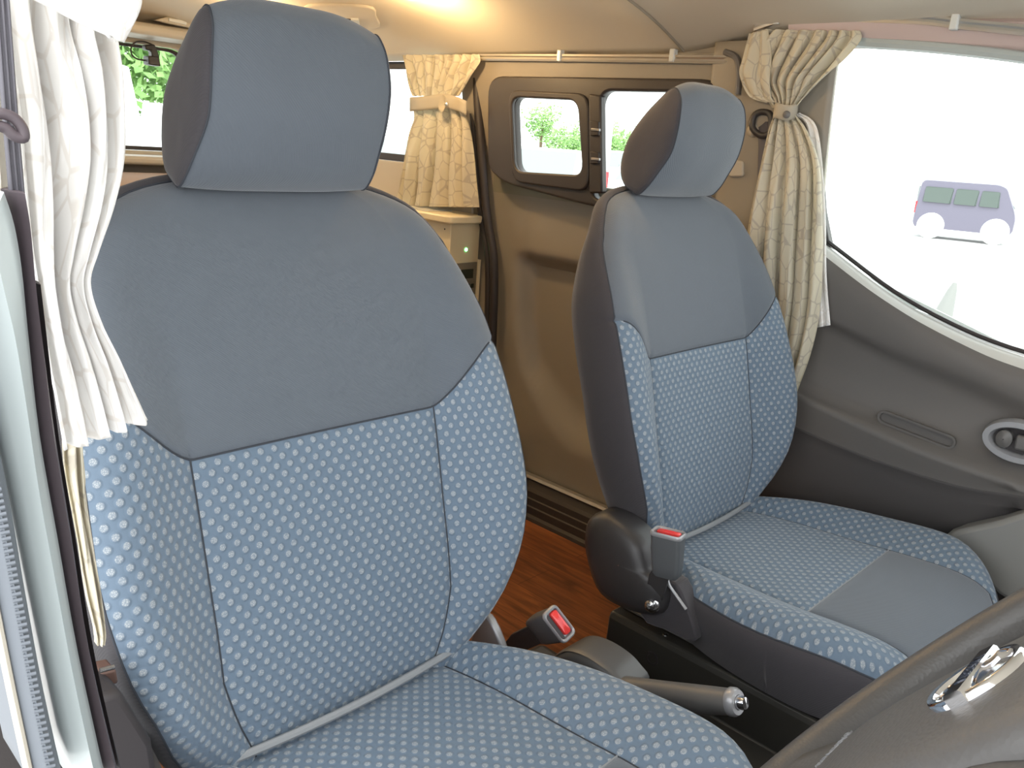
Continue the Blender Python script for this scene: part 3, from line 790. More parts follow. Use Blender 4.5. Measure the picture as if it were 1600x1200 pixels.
# ------------------------------------------------------------------ belt buckles
def buckle(loc, ax_up, ax_w, label, group, stalk):
    """ax_up: towards the open end, ax_w: along the broad side"""
    u = Vector(ax_up).normalized(); wv = Vector(ax_w); wv = (wv-u*wv.dot(u)).normalized(); t = wv.cross(u)
    root = empty('seat_belt_buckle', loc, label, 'seat belt buckle', group); L = Vector(loc)
    def Pt(a, b, c): return L+wv*a+t*b+u*c
    out = rrect(.044, .024, .006, 5)
    R = [[Pt(x*sc, y*sc, h) for x, y in out] for sc, h in ((.02, -.062), (.70, -.062), (.86, -.058), (.93, -.045), (.97, -.02), (1, -.002))]
    grid('housing', R, M['buckle'], root, closed=True, ang=60)
    R = [[Pt(x*sc, y*sc, h) for x, y in out] for sc, h in ((1.0, -.003), (1.05, -.002), (1.05, .002), (.98, .0035), (.86, .0025), (.84, -.004), (.01, -.004))]
    grid('chrome_rim', R, M['silver'], root, closed=True, ang=60)
    o2 = rrect(.034, .0105, .003, 4)
    R = [[Pt(x*sc, y*sc-.0035, h) for x, y in o2] for sc, h in ((1, -.004), (1, .0005), (.93, .0018), (.01, .002))]
    grid('release_button', R, M['red'], root, closed=True, ang=60)
    o3 = rrect(.036, .006, .002, 3)
    R = [[Pt(x*sc, y*sc+.0062, h) for x, y in o3] for sc, h in ((1, -.004), (1, -.001), (.01, -.001))]
    grid('tongue_slot', R, M['rubber'], root, closed=True, ang=60)
    text_mesh('lettering', 'PRESS', .0055, Matrix.Translation(Pt(0, -.0035, .0021)) @ Matrix((wv, -t if wv.cross(-t).dot(u) > 0 else t, u)).transposed().to_4x4(), M['tail'], root, ext=.0001)
    S = [Vector(p) for p in stalk]
    rows = []
    for i, p in enumerate(S):
        rows.append([p+wv*a*.5+t*b for a, b in ((-.028, -.003), (.028, -.003), (.028, .003), (-.028, .003))])
    grid('stalk', rows, M['blackp'], root, closed=True, cap=True, bev=.001)
    return root, t
# far seat buckle: upright, red button facing the camera side
c1 = at(1044, 834, 'x', .085)
b1, _ = buckle(c1, (-.02, .10, 1), (.15, -1, -.12), 'upright grey buckle with red button on the flank of the far seat', 'belt buckles', [c1+Vector((0, .0, -.055)), at(1030, 900, 'x', .085), at(1024, 925, 'x', .092), at(1018, 945, 'x', .098)])
bc = at(1018, 944, 'x', .090)
lathe('anchor_bolt', bc, (-1, -.1, .1), [(.0125, -.01), (.0125, .001), (.0100, .003), (.0075, .003), (.0070, .007), (.0045, .009), (.0045, .012), (.0001, .013)], M['steel'], b1, seg=18)
# near seat buckle: leaning forward, its red button to the camera
c2 = at(873, 975, 'x', -.085)
up2 = (at(873, 975, 'x', -.085)-at(815, 1000, 'x', -.075)).normalized()
b2, _ = buckle(c2, up2+Vector((-.15, -.1, 0)), Vector((.30, -.55, -.75)), 'grey buckle with red button lying between the seats above the lever', 'belt buckles', [c2-up2*.055, c2-up2*.085+Vector((0, .01, -.01)), c2-up2*.11+Vector((0, .02, -.04))])

# ------------------------------------------------------------------ handbrake and its cover
hb = empty('handbrake', (-.02, .0, .30), 'grey handbrake lever with chrome release button between the two seats', 'handbrake')
a = at(1142, 1096, 'x', -.02); bk = at(930, 1068, 'x', -.02)
d = (a-bk).normalized()
nn_ = d.cross(Vector((1, 0, 0))).normalized()
R = []
L = (a-bk).length
for i in range(25):
    t = i/24; p = bk+d*L*t; ry = lerp(.0155, .0165, t)+(.001*math.sin(t*9)); rz = tab([(0, .012), (.3, .017), (.55, .021), (.85, .020), (.93, .0165), (1, .0155)], t)
    R.append([p+Vector((1, 0, 0))*ry*math.cos(j*2*PI/24)+nn_*(rz if math.sin(j*2*PI/24)*(-1) > 0 else .014)*math.sin(j*2*PI/24) for j in range(24)])
grid('grip', R, M['grey_lever'], hb, closed=True, cap=True, ang=60)
lathe('end_ring', a, d, [(.0150, -.002), (.0165, 0), (.0165, .006), (.014, .010), (.0085, .010), (.0085, .002)], M['silver'], hb)
lathe('release_button', a, d, [(.0078, 0), (.0078, .016), (.0065, .0195), (.0001, .0205)], M['chrome'], hb)
tube('lever_arm', [bk+d*.01, bk-d*.05+Vector((0, 0, -.005)), bk-d*.08+Vector((0, 0, -.05))], .009, M['blackp'], hb)

cc = empty('lever_console', (-.03, -.02, FZ), 'silvery grey moulded cover behind the handbrake lever', 'console')
pts = [(845, 1060), (862, 1028), (885, 1014), (912, 1020), (942, 1038), (964, 1060), (978, 1090), (930, 1130), (860, 1120)]
Q = smooth_path([at(p[0], p[1], 'x', -.03) for p in pts], 4, closed=True)
cen = sum(Q, Vector())/len(Q)
R = []
for sc, dx in ((1, .05), (1.0, .008), (.985, .001), (.95, -.003), (.93, -.001), (.90, -.0035), (.7, -.006), (.3, -.008), (.01, -.009)):
    R.append([Vector((q.x+dx, cen.y+(q.y-cen.y)*sc, cen.z+(q.z-cen.z)*sc)) for q in Q])
grid('cover', R, M['cover'], cc, closed=True, ang=50)
box('plinth', (-.055, -.42, FZ), (.045, .08, .30), M['blackp'], cc, bev=.015, seg=3)
# pale gusset showing at the near seat's hinge
gs = smooth_path([at(*p, 'x', -.125) for p in ((748, 985), (762, 958), (776, 966), (796, 1016), (790, 1040), (740, 1030))], 3, closed=True)
g_ = prism('hinge_gusset', gs, (-.012, 0, 0), M['silver'], seat, bev=.003)
g_.location = -Vector(seat.location)

# ------------------------------------------------------------------ steering wheel
al = math.radians(37.5); WC = Vector((-.385, -.572, .772)); wn = Vector((0, math.cos(al), math.sin(al))); wd = Vector((0, math.sin(al), -math.cos(al))); wx = Vector((1, 0, 0))
sw = empty('steering_wheel', WC, 'dark leather steering wheel with chrome badge cropped by the lower right corner', 'steering wheel')
tube('rim', [WC+(wx*math.cos(i*2*PI/96)+wd*math.sin(i*2*PI/96))*.190 for i in range(96)], .0158, M['leather'], sw, seg=22, closed=True, ang=180)
def wp(x, dn_, h): return WC+wx*x+wd*dn_+wn*h
# airbag cover: shield shaped pad
o = []
pad = smooth_path([Vector(p).to_3d() for p in ((0, -.082), (.045, -.080), (.072, -.062), (.080, -.020), (.078, .030), (.070, .080), (.052, .120), (.022, .134), (-.022, .134), (-.052, .120), (-.070, .080), (-.078, .030), (-.080, -.020), (-.072, -.062), (-.045, -.080))], 4, closed=True)
o = [(p.x, p.y) for p in pad]
prof = [(.001, .0145), (.3, .0143), (.55, .0138), (.75, .0125), (.9, .009), (.97, .003), (1, -.008), (1.01, -.045)]
grid('airbag_cover', [[wp(x*sc, .02+(y-.02)*sc, h) for x, y in o] for sc, h in prof], M['airbag'], sw, closed=True, ang=180)
# spokes
for sg in (-1, 1):
    P = []
    for i in range(12):
        t = i/11; x = sg*lerp(.075, .183, t); hw = lerp(.050, .030, t); h = lerp(-.012, -.004, t)+.004*math.sin(t*PI)
        P.append([wp(x, .01+v*hw, h-.010*abs(v)**3) for v in [-1+k*.2 for k in range(11)]])
    grid('spoke', P, M['airbag'], sw, solid=.014, ang=180)
P = []
for i in range(10):
    t = i/9; y = lerp(.120, .186, t); hw = lerp(.066, .050, t)
    P.append([wp(v*hw, y, lerp(-.012, -.004, t)) for v in [-1+k*.25 for k in range(9)]])
grid('spoke', P, M['airbag'], sw, solid=.014, ang=180)
tube('chrome_trim', smooth_path([wp(-.064, .150, .001), wp(-.03, .154, .004), wp(.03, .154, .004), wp(.064, .150, .001)], 5), .0016, M['chrome'], sw, seg=8)
# round badge: ring, dark field and a bar with lettering
em = empty('badge', (0, 0, 0)); em.parent = sw; em.location = (0, 0, 0)
ed = .003
def ep(x, y, h): return WC+wx*x+wd*(ed+y)+wn*(.0135+h)
n = 40
ring = []
for r, h in ((.0235, -.004), (.0300, -.004), (.0300, .003), (.0285, .0048), (.0250, .0045), (.0238, .002), (.0235, -.002)):
    ring.append([ep(r*math.cos(i*2*PI/n), r*.92*math.sin(i*2*PI/n), h) for i in range(n)])
grid('badge_ring', ring, M['chrome'], em, closed=True, ang=60)
grid('badge_field', [[ep(r*math.cos(i*2*PI/n), r*.92*math.sin(i*2*PI/n), h) for i in range(n)] for r, h in ((.0238, .0008), (.012, .0015), (.0001, .0018))], M['emblem'], em, closed=True)
bar = []
for x, hw in ((-.030, .0052), (-.029, .0058), (0, .0058), (.029, .0058), (.030, .0052)):
    bar.append([ep(x, v, h) for v, h in ((-hw, -.002), (-hw, .006), (-hw*.8, .0072), (hw*.8, .0072), (hw, .006), (hw, -.002))])
grid('badge_bar', bar, M['chrome'], em, closed=True, cap=True, ang=40)
Mt = Matrix((wx, -wd, wn)).transposed().to_4x4()
text_mesh('lettering', 'NISSAN', .0100, Matrix.Translation(ep(0, 0, .0073)) @ Mt, M['emblem'], em, ext=.0003)
text_mesh('lettering', 'SRS AIRBAG', .0085, Matrix.Translation(WC+wx*.014+wd*.114+wn*.0112) @ Mt @ Matrix.Rotation(.0, 4, 'Z'), M['silver'], sw, ext=.0004)
tube('steering_column', [WC-wn*.03, WC-wn*.25], [.045, .05], M['airbag'], sw, seg=24)

# ------------------------------------------------------------------ near door pillar, painted jamb, seals, belt
def strip(name, left, right, ax, c, depth, m, parent=None, bev=.004, back=(0, 1, 0), **k):
    L = smooth_path([at(a, b, ax, c) for a, b in left], 4); R_ = smooth_path([at(a, b, ax, c) for a, b in right], 4)
    off = Vector(back)*depth
    n = min(len(L), len(R_))
    rows = []
    for i in range(n):
        l = L[int(i*(len(L)-1)/(n-1))]; r = R_[int(i*(len(R_)-1)/(n-1))]
        mid = (l+r)/2-Vector(back)*min(.012, depth*.3)
        rows.append([l+off, l+off*.3, l, lerp(l, mid, .35)-Vector(back)*.0, mid, lerp(r, mid, .35), r, r+off*.3, r+off])
    return grid(name, rows, m, parent, closed=True, cap=True, ang=60)
pil = empty('trim_12', (-.72, -.2, FZ)); struct(pil)
jl = [(-60, 380), (-45, 500), (-12, 620), (12, 720), (38, 850), (62, 970), (86, 1085), (118, 1230)]
jr = [(6, 300), (22, 350), (34, 420), (44, 520), (62, 680), (90, 840), (122, 1020), (168, 1230)]
strip('painted_jamb', jl, jr, 'y', -.20, .05, M['paint'], pil)
sl = [(-120, 380), (-90, 560), (-60, 700), (-35, 800), (-10, 930), (20, 1080), (52, 1230)]
sr = [(-62, 380), (-40, 560), (-2, 700), (18, 800), (40, 930), (68, 1080), (102, 1230)]
strip('ribbed_seal', sl, sr, 'y', -.215, .05, M['ribgrey'], pil)
# ribs of the seal
for k in range(64):
    t = k/63; py = lerp(620, 1225, t); xm = tab([(620, -22), (700, -12), (800, 8), (930, 32), (1080, 60), (1230, 92)], py)
    tube('seal_rib', [at(xm-13, py+2, 'y', -.2262), at(xm+1, py-1, 'y', -.2266)], .0011, M['ribgrey'], pil, seg=6)
tube('cream_edge', smooth_path([at(p[0]-2, p[1], 'y', -.217) for p in sl], 4), .0022, M['pale_trim'], pil, seg=8)
wsl = [(20, 300), (24, 320), (31, 350), (38, 440), (46, 520), (64, 680), (92, 840), (124, 1020), (170, 1230)]
wsr = [(38, 300), (41, 320), (46, 370), (54, 440), (66, 530), (86, 680), (112, 840), (140, 1020), (190, 1230)]
strip('weatherstrip', wsl, wsr, 'y', -.19, .03, M['rubberv'], pil)
strip('weatherstrip', [(p[0]+10, p[1]) for p in wsl[3:]], [(p[0]+6, p[1]) for p in wsr[3:]], 'y', -.17, .03, M['rubber'], pil)
prism('jamb_hole', [at(-6, 345, 'y', -.202), at(6, 362, 'y', -.202), at(13, 380, 'y', -.202), at(15, 398, 'y', -.202), at(-6, 396, 'y', -.202)], (0, -.002, 0), M['emblem'], pil, bev=0)
strip('pillar_cover', [(-60, -40), (-50, 100), (-40, 250), (-30, 400)], [(2, -40), (8, 100), (14, 250), (24, 400)], 'y', -.16, .04, M['pale_trim'], pil)

sb = empty('seat_belt', at(20, 200, 'y', -.185), 'dark ribbed seat belt running down the pillar at the left edge of the photo', 'seat belt')
def belt_strip(name, ctr, wpx, parent, y=-.18):
    R = []
    for (px, py) in ctr:
        R.append([at(px+wpx*(q-.5), py, 'y', y)+Vector((0, .0012*math.cos(q*PI*6), 0)) for q in [k/12 for k in range(13)]])
    return grid(name, R, M['webbing'], parent, solid=.0015, ang=180)
belt_strip('webbing', [(2, -20), (8, 60), (14, 140), (22, 240), (30, 330), (36, 400)], 26, sb)
tube('belt_guide', smooth_path([at(*p, 'y', -.192) for p in ((-8, 178), (6, 178), (22, 185), (34, 200), (36, 215), (22, 212), (8, 200), (-8, 196))], 5), .0026, M['rubberv'], sb, seg=10)

# dark sill and hinge parts low between the pillar and the near seat
lowt = empty('trim_13', (-.63, -.05, FZ)); struct(lowt)
box('lower_pillar_cover', (-.70, .03, FZ), (-.62, .12, .62), M['frame'], lowt, bev=.01)
prism('sill_cover', [at(150, 1090, 'y', -.06), at(190, 1080, 'y', -.06), at(240, 1160, 'y', -.06), at(260, 1300, 'y', -.06), at(150, 1300, 'y', -.06)], (0, .05, 0), M['rubber'], lowt, bev=.006)
prism('latch_cover', [at(157, 1052, 'y', -.03), at(182, 1046, 'y', -.03), at(186, 1068, 'y', -.03), at(160, 1076, 'y', -.03)], (0, .02, 0), M['latch'], lowt, bev=.002)
tube('latch_bar', [at(156, 1048, 'y', -.035), at(178, 1042, 'y', -.035)], .002, M['steel'], lowt, seg=8)

# ------------------------------------------------------------------ curtains
def drape(name, lv, npl, amp, m, parent, nrm=(1, 0, 0), seed=0, width=.55, nc=110, nr=70, sharp=1.0, tie=None):
    """lv: rows (left point, right point) from top to bottom"""
    rnd = random.Random(seed); nrm = Vector(nrm)
    ph = [rnd.uniform(-.5, .5) for _ in range(npl+3)]; am = [rnd.uniform(.65, 1.25) for _ in range(npl+3)]
    Lp = smooth_path([a for a, b, *_ in lv], 10); Rp = smooth_path([b for a, b, *_ in lv], 10)
    am_t = [(i/(len(lv)-1), (v[2] if len(v) > 2 else 1)) for i, v in enumerate(lv)]
    R, UV = [], []; H = sum((Lp[i+1]-Lp[i]).length for i in range(len(Lp)-1))
    for r in range(nr+1):
        t = r/nr; k = t*(len(Lp)-1); i = min(int(k), len(Lp)-2); f = k-i
        a = Lp[i].lerp(Lp[i+1], f); b = Rp[i].lerp(Rp[i+1], f); ac = tab(am_t, t)
        row, uv = [], []
        for c in range(nc+1):
            q = c/nc
            qq = q*npl; j = int(qq); ff = qq-j
            A = lerp(am[j], am[j+1], ff); P_ = lerp(ph[j], ph[j+1], ff)
            w1_ = math.sin(2*PI*(qq+P_*.35+.12*math.sin(t*5+j)))
            w1_ = math.copysign(abs(w1_)**(.75*sharp), w1_)
            w2_ = math.sin(2*PI*(qq*2.3+t*1.3+P_))
            off = amp*ac*A*(w1_+.22*w2_)
            side = (b-a)*(.18/npl)*math.cos(2*PI*(qq+P_*.35))*ac*min(1, 8*q*(1-q))
            env = min(1, q*14, (1-q)*14)
            row.append(a.lerp(b, q)+nrm*off*(.35+.65*env)+side); uv.append((q*width, t*H))
        R.append(row); UV.append(uv)
    return grid(name, R, m, parent, UV, ang=180, solid=.0008)
# passenger door curtain, gathered against the door pillar
pc = empty('curtain', (.655, .12, 1.24), 'cream patterned curtain gathered beside the passenger door window, tied with a band', 'curtain', 'gathered curtains')
def X(px, py, x=.655): return at(px, py, 'x', x)
lv = [(X(1186, 46), X(1344, 48), .5), (X(1172, 66), X(1345, 62), .8), (X(1163, 95), X(1322, 92), 1.1), (X(1168, 125), X(1285, 125), 1.0), (X(1196, 152), X(1258, 152), .55), (X(1207, 168), X(1246, 166), .4)]
drape('gathered_heading', lv, 8, .011, M['curt'], pc, seed=3, width=.6)
# loose fold bulging to the left over the tie
fold = [X(1178, 42, .648), X(1168, 62, .64), X(1158, 92, .636), (X(1154, 118, .638)), X(1168, 150, .645), X(1205, 160, .65)]
drape('loose_fold', [(X(1170, 52, .645), X(1200, 46, .648), .4), (X(1160, 90, .640), X(1205, 86, .645), .5), (X(1155, 116, .638), X(1203, 120, .643), .5), (X(1170, 150, .645), X(1205, 150, .648), .3), (X(1196, 160, .650), X(1212, 160, .652), .1)], 2, .006, M['curt'], pc, seed=5, width=.12, nc=30)
lv = [(X(1209, 182), X(1244, 180), .35), (X(1200, 205), X(1262, 205), .55), (X(1187, 260), X(1280, 255), .8), (X(1172, 330), X(1284, 330), .9), (X(1163, 400), X(1284, 400), 1), (X(1160, 480), X(1280, 480), 1), (X(1158, 550), X(1266, 550), 1), (X(1156, 625), X(1243, 618), 1), (X(1158, 700), X(1228, 680), 1)]
drape('curtain_cloth', lv, 5, .012, M['curt'], pc, seed=11, width=.5)
lv = [(X(1240, 180, .672), X(1250, 176, .672), .3), (X(1262, 205, .674), X(1278, 204, .674), .4), (X(1262, 330, .674), X(1290, 320, .676), .6), (X(1268, 430, .674), X(1292, 430, .676), .7), (X(1276, 512, .674), X(1298, 508, .676), .7)]
drape('lining', lv, 2, .006, M['curtw'], pc, seed=2, width=.1, nc=30)
band = []
for k in range(22):
    t = k/21*2*PI
    cy_, rr = at(1226, 172, 'x', .655), .021
    band.append(t)
ce = X(1227, 175)
grid('tie_band', [[ce+Vector((.017*math.cos(t), .0195*math.sin(t), dz+.002*math.sin(3*t))) for t in band] for dz in (-.0135, -.008, 0, .008, .0125)], M['curt'], pc, closed=True, solid=.0015, ang=180)
lathe('tie_button', X(1229, 179, .634), (-1, -.4, 0), [(.0001, -.002), (.0065, -.002), (.0065, .001), (.0045, .0025), (.0001, .0028)], M['grey_lever'], pc, seg=18)

# curtain by the rear quarter window, above the cabinet
rc = empty('curtain', (.66, 1.1, 1.22), 'cream patterned curtain tied in the middle, hanging above the cabinet corner', 'curtain', 'gathered curtains')
Y = lambda px, py, x=.655: at(px, py, 'x', x)
lv = [(Y(630, 86), Y(748, 85), .7), (Y(632, 98), Y(749, 98), 1), (Y(636, 120), Y(738, 118), 1), (Y(641, 138), Y(726, 138), .7), (Y(645, 150), Y(718, 150), .45)]
drape('gathered_heading', lv, 8, .012, M['curt'], rc, seed=21, width=.6)
lv = [(Y(644, 166), Y(724, 168), .4), (Y(645, 185), Y(729, 185), .6), (Y(638, 210), Y(734, 210), .8), (Y(630, 250), Y(739, 250), 1), (Y(624, 290), Y(743, 290), 1), (Y(619, 322), Y(747, 324), 1)]
drape('curtain_cloth', lv, 5, .016, M['curt'], rc, seed=27, width=.5)
bd = [[Y(px, py+dy, .636) for px, py in ((640, 152), (655, 151), (672, 149), (690, 146), (703, 148), (716, 152), (728, 158))] for dy in (0, 6, 12, 18, 22)]
grid('tie_band', bd, M['curt'], rc, solid=.003, ang=180)
kn = Y(696, 162, .628)
R = []
for i in range(9):
    a = i/8*PI; R.append([kn+Vector((-.010*math.sin(a), 0, 0))+Vector((0, .014*(1-.25*math.sin(2*b))*math.cos(b)*math.sin(a)+0, .020*math.sin(b)*math.sin(a)))+Vector((.010*math.cos(a)*0, 0, 0)) for b in [j*2*PI/20 for j in range(20)]])
grid('tie_knot', R[:5], M['curt'], rc, closed=True, ang=180)
lathe('tie_button', Y(697, 163, .617), (-1, -.6, 0), [(.0001, -.001), (.0045, -.001), (.0045, .001), (.0001, .002)], M['alu'], rc, seg=16)

# near curtain, drawn round the open door pillar, whitened to look brightly lit
nc_ = empty('curtain', at(110, -60, 'y', -.12), 'curtain whitened to look brightly lit, hanging along the left edge, in front of the nearest seat', 'curtain', 'gathered curtains')
Z = lambda px, py, y=-.12: at(px, py, 'y', y)
lv = [(Z(-12, -90), Z(200, -90), .5), (Z(-4, -30), Z(192, -30), .6), (Z(8, 40), Z(178, 40), .8), (Z(20, 110), Z(186, 110), 1), (Z(32, 180), Z(191, 180), 1), (Z(38, 250), Z(190, 250), 1), (Z(44, 320), Z(175, 320), .9), (Z(50, 390), Z(151, 390), .8), (Z(56, 440), Z(137, 440), .8), (Z(64, 500), Z(154, 500), .8), (Z(73, 560), Z(184, 560), .8), (Z(84, 620), Z(212, 618), .55), (Z(99, 703), Z(229, 656), .5)]
drape('curtain_cloth', lv, 4, .016, M['curtw'], nc_, nrm=(0, 1, 0), seed=8, width=.42, nc=130, nr=90)
# wide tie band crossing at the top
tb = [[Z(-8, -80, -.155), Z(60, -70, -.158), Z(130, -60, -.160), Z(185, -40, -.155), Z(221, -12, -.15)],
      [Z(-8, -50, -.156), Z(60, -40, -.160), Z(130, -25, -.162), Z(185, -8, -.156), Z(222, 4, -.15)],
      [Z(0, -32, -.156), Z(62, -14, -.160), Z(130, 8, -.162), Z(185, 24, -.156), Z(216, 24, -.15)],
      [Z(8, -24, -.156), Z(66, 2, -.159), Z(130, 34, -.160), Z(182, 58, -.155), Z(203, 50, -.15)],
      [Z(10, -20, -.156), Z(68, 8, -.158), Z(130, 40, -.159), Z(182, 62, -.155), Z(194, 67, -.15)]]
def refine(G, n=5):
    A = [smooth_path(r, n) for r in G]; cols_ = list(zip(*A)); B = [smooth_path(c, n) for c in cols_]; return [list(r) for r in zip(*B)]
G = refine(tb)
grid('tie_band', G, M['curtw'], nc_, [[(j*.012, i*.006) for j in range(len(G[0]))] for i in range(len(G))], solid=.0015, ang=180)
lv = [(Z(98, 690, -.09), Z(128, 690, -.09), .8), (Z(103, 740, -.09), Z(131, 740, -.09), .8), (Z(115, 800, -.09), Z(135, 800, -.09), .8), (Z(125, 860, -.09), Z(143, 860, -.09), .8), (Z(135, 930, -.09), Z(156, 930, -.09), .8), (Z(148, 985, -.09), Z(163, 985, -.09), .8), (Z(152, 1008, -.09), Z(160, 1004, -.09), .8)]
drape('inner_cloth', lv, 2, .006, M['curt'], nc_, nrm=(0, 1, 0), seed=4, width=.1, nc=30)

# rails
def rail(pts, label, brackets, r=.0045):
    o = empty('curtain_rail', pts[0], label, 'curtain rail', None)
    P = [Vector(p) for p in pts]
    rows = [[p+Vector((x, 0, z)) for x, z in ((-.004, .008), (-.005, .004), (-.0035, .001), (-.005, -.003), (-.004, -.007), (.004, -.007), (.004, .008))] for p in P]
    grid('track', rows, M['alu'], o, closed=True, cap=True, ang=30)
    for b in brackets:
        B = Vector(b)
        box('bracket', B+Vector((-.008, -.006, -.009)), B+Vector((.006, .006, .016)), M['clear'], o, bev=.002)
    return o
rail([at(748, 90, 'x', .668), at(900, 91, 'x', .668), at(1150, 94, 'x', .668)], 'long aluminium curtain rail above the sliding door window', [at(876, 90, 'x', .668), at(1052, 90, 'x', .668)])
rp = smooth_path([at(1180, 42, 'x', .650), at(1215, 31, 'x', .655), at(1260, 25, 'x', .660), at(1345, 28, 'x', .660), at(1440, 31, 'x', .656), at(1500, 38, 'x', .654), at(1600, 48, 'x', .650), at(1700, 60, 'x', .645)], 5)
rail(rp, 'curved white curtain rail above the passenger door window', [at(1216, 30, 'x', .655), at(1492, 38, 'x', .652)])

# ------------------------------------------------------------------ belt on the far pillar, hook
fb = empty('seat_belt', at(1185, 200, 'x', .67), 'dark seat belt hanging from its bolt on the pillar behind the far curtain', 'seat belt')
lathe('anchor', at(1178, 204, 'x', .672), (-1, -.2, 0), [(.0001, .012), (.006, .012), (.0095, .009), (.0125, .004), (.0125, -.006)], M['pale_trim'], fb, seg=20)
tube('belt_loop', smooth_path([at(1190, 175, 'x', .664), at(1178, 182, 'x', .662), at(1176, 200, 'x', .66), at(1190, 212, 'x', .662), at(1204, 205, 'x', .664), at(1204, 180, 'x', .664)], 4, closed=True), .006, M['blackp'], fb, closed=True)
R = [[at(px+dx, py, 'x', .668) for dx in (-13, -6, 0, 6, 13)] for px, py in ((1197, 190), (1198, 230), (1196, 300), (1192, 400), (1190, 500))]
grid('webbing', R, M['webbing'], fb, solid=.0015)
hk = empty('coat_hook', at(1153, 265, 'x', .68), 'small beige plastic hook cover on the pillar beside the far headrest', 'hook')
Q = [at(a_, b_, 'x', .682) for a_, b_ in ((1143, 250), (1166, 252), (1166, 276), (1143, 277))]
prism('cover', round_poly([(q.y, q.z) for q in Q], .006, 4) and [Vector((.684, a_, b_)) for a_, b_ in round_poly([(q.y, q.z) for q in Q], .006, 4)], (-.014, 0, 0), M['pale_trim'], hk, bev=.003)

# ------------------------------------------------------------------ cabinet with control panel
cb = empty('cabinet', (.65, 1.4, FZ), 'cream cabinet with worktop, green light and control panel, standing behind the nearest seat', 'cabinet')
CX0, CY0, CZT = .590, .955, .815
c0 = at(705, 345, 'y', CY0).x
box('body', (c0, CY0, FZ), (.706, 1.95, CZT), M['cab'], cb, bev=.002)
tz0 = CZT; topo = round_poly([(c0-.018, CY0-.014), (.713, CY0-.018), (.713, 1.97), (c0-.022, 1.97)], .02, 5)
prism('worktop', [Vector((x, y, CZT)) for x, y in topo], (0, 0, .020), M['cabtop'], cb, bev=.004)
plate('door', [round_poly([(CY0+.03, FZ+.05), (CY0+.46, FZ+.05), (CY0+.46, CZT-.06), (CY0+.03, CZT-.06)], .01), round_poly([(CY0+.07, FZ+.09), (CY0+.42, FZ+.09), (CY0+.42, CZT-.10), (CY0+.07, CZT-.10)], .02)], 'x', c0+.002, .012, M['cab'], cb, bev=.003)
for px, py in ((668, 352), (695, 358)):
    q = at(px, py, 'x', c0); lathe('screw_hole', q, (-1, 0, 0), [(.0022, -.001), (.0022, .0006), (.0001, .0006)], M['lcd'], cb, seg=10)
q = at(728, 390, 'y', CY0)
lg = lathe('indicator_light', q, (0, -1, 0), [(.0048, -.001), (.0048, .0015), (.0030, .0015)], M['led'], cb, seg=20)
lathe('lens', q, (0, -1, 0), [(.0030, .001), (.0028, .0025), (.0001, .003)], M['ledw'], lg, seg=16, world=False)
cp0, cp1 = at(713, 413, 'y', CY0), at(744, 459, 'y', CY0)
cpn = box('control_panel', (cp0.x, CY0-.004, cp1.z), (at(744, 413, 'y', CY0).x, CY0+.001, cp0.z+.003), M['panelg'], cb, bev=.001)
d0, d1_ = at(719, 421, 'y', CY0), at(737, 434, 'y', CY0)
box('display', (d0.x, CY0-.0052, d1_.z), (d1_.x, CY0-.003, d0.z), M['lcd'], cpn, bev=.0005, world=False)
for px in (729, 735.5):
    b0 = at(px-2.3, 443, 'y', CY0); b1_ = at(px+2.3, 449, 'y', CY0)
    box('button', (b0.x, CY0-.006, b1_.z), (b1_.x, CY0-.003, b0.z), M['lcd'], cpn, bev=.0006, world=False)
box('scribe_strip', (.706, CY0-.003, FZ), (.7145, CY0+.02, .72), M['cabtop'], cb, bev=.001)
# white paper on the worktop
pp = tag(box('paper_sheet', (c0+.0, 1.05, CZT+.0205), (.69, 1.25, CZT+.0225), M['clear'], bev=0), 'pale sheet lying on the cabinet worktop under the hanging curtain', 'paper')
# low cream locker whose corner shows beyond the near seat
lk = empty('locker', (.60, .80, FZ), 'low cream locker, its rounded corner peeping past the edge of the nearest seat', 'locker')
LX = at(811, 680, 'y', .78)
box('body', (.40, .80, FZ), (LX.x-.012, .95, LX.z-.03), M['cab'], lk, bev=.01)
box('lid', (.39, .78, LX.z-.03), (LX.x, .952, LX.z+.008), M['cabtop'], lk, bev=.008, seg=3)

# mattress at the back
mt = tag(box('mattress', (-.66, 1.45, .72), (c0-.03, 2.11, .845), M['brown'], bev=.03, seg=4), 'brown mattress across the back of the cabin below the rear window', 'mattress')
bb = tag(box('bed_base', (-.66, 1.45, FZ), (c0-.03, 2.11, .72), M['cab'], bev=.004), 'cream bed box carrying the brown mattress', 'bed base')

# ------------------------------------------------------------------ ceiling lamps, handle recess, dash camera
def lamp(px, py, label, e):
    z = 1.30; p = at(px, py, 'z', z)
    for _ in range(8): p = at(px, py, 'z', ceil_z(p.x, p.y)-.006)
    o = empty('ceiling_lamp', p, label, 'ceiling lamp', 'round ceiling lamps')
    lathe('bezel', p, (0, 0, -1), [(.030, -.012), (.030, .002), (.027, .006), (.023, .004), (.023, 0)], M['alu'], o, seg=32)
    lathe('lens', p, (0, 0, -1), [(.023, .002), (.018, .0045), (.0001, .006)], M['lamp'], o, seg=32)
    l = bpy.data.lights.new('lamp_light', 'POINT'); l.energy = e; l.color = (1, .66, .32); l.shadow_soft_size = .02
    lo_ = bpy.data.objects.new('lamp_light', l); COL.objects.link(lo_); lo_.parent = o; lo_.location = (0, 0, -.06)
    return o
lamp(645, -6, 'round lit ceiling lamp at the top edge, right of the nearest headrest', 4.5)
lamp(362, -8, 'round lit ceiling lamp just above the nearest headrest', 4.5)
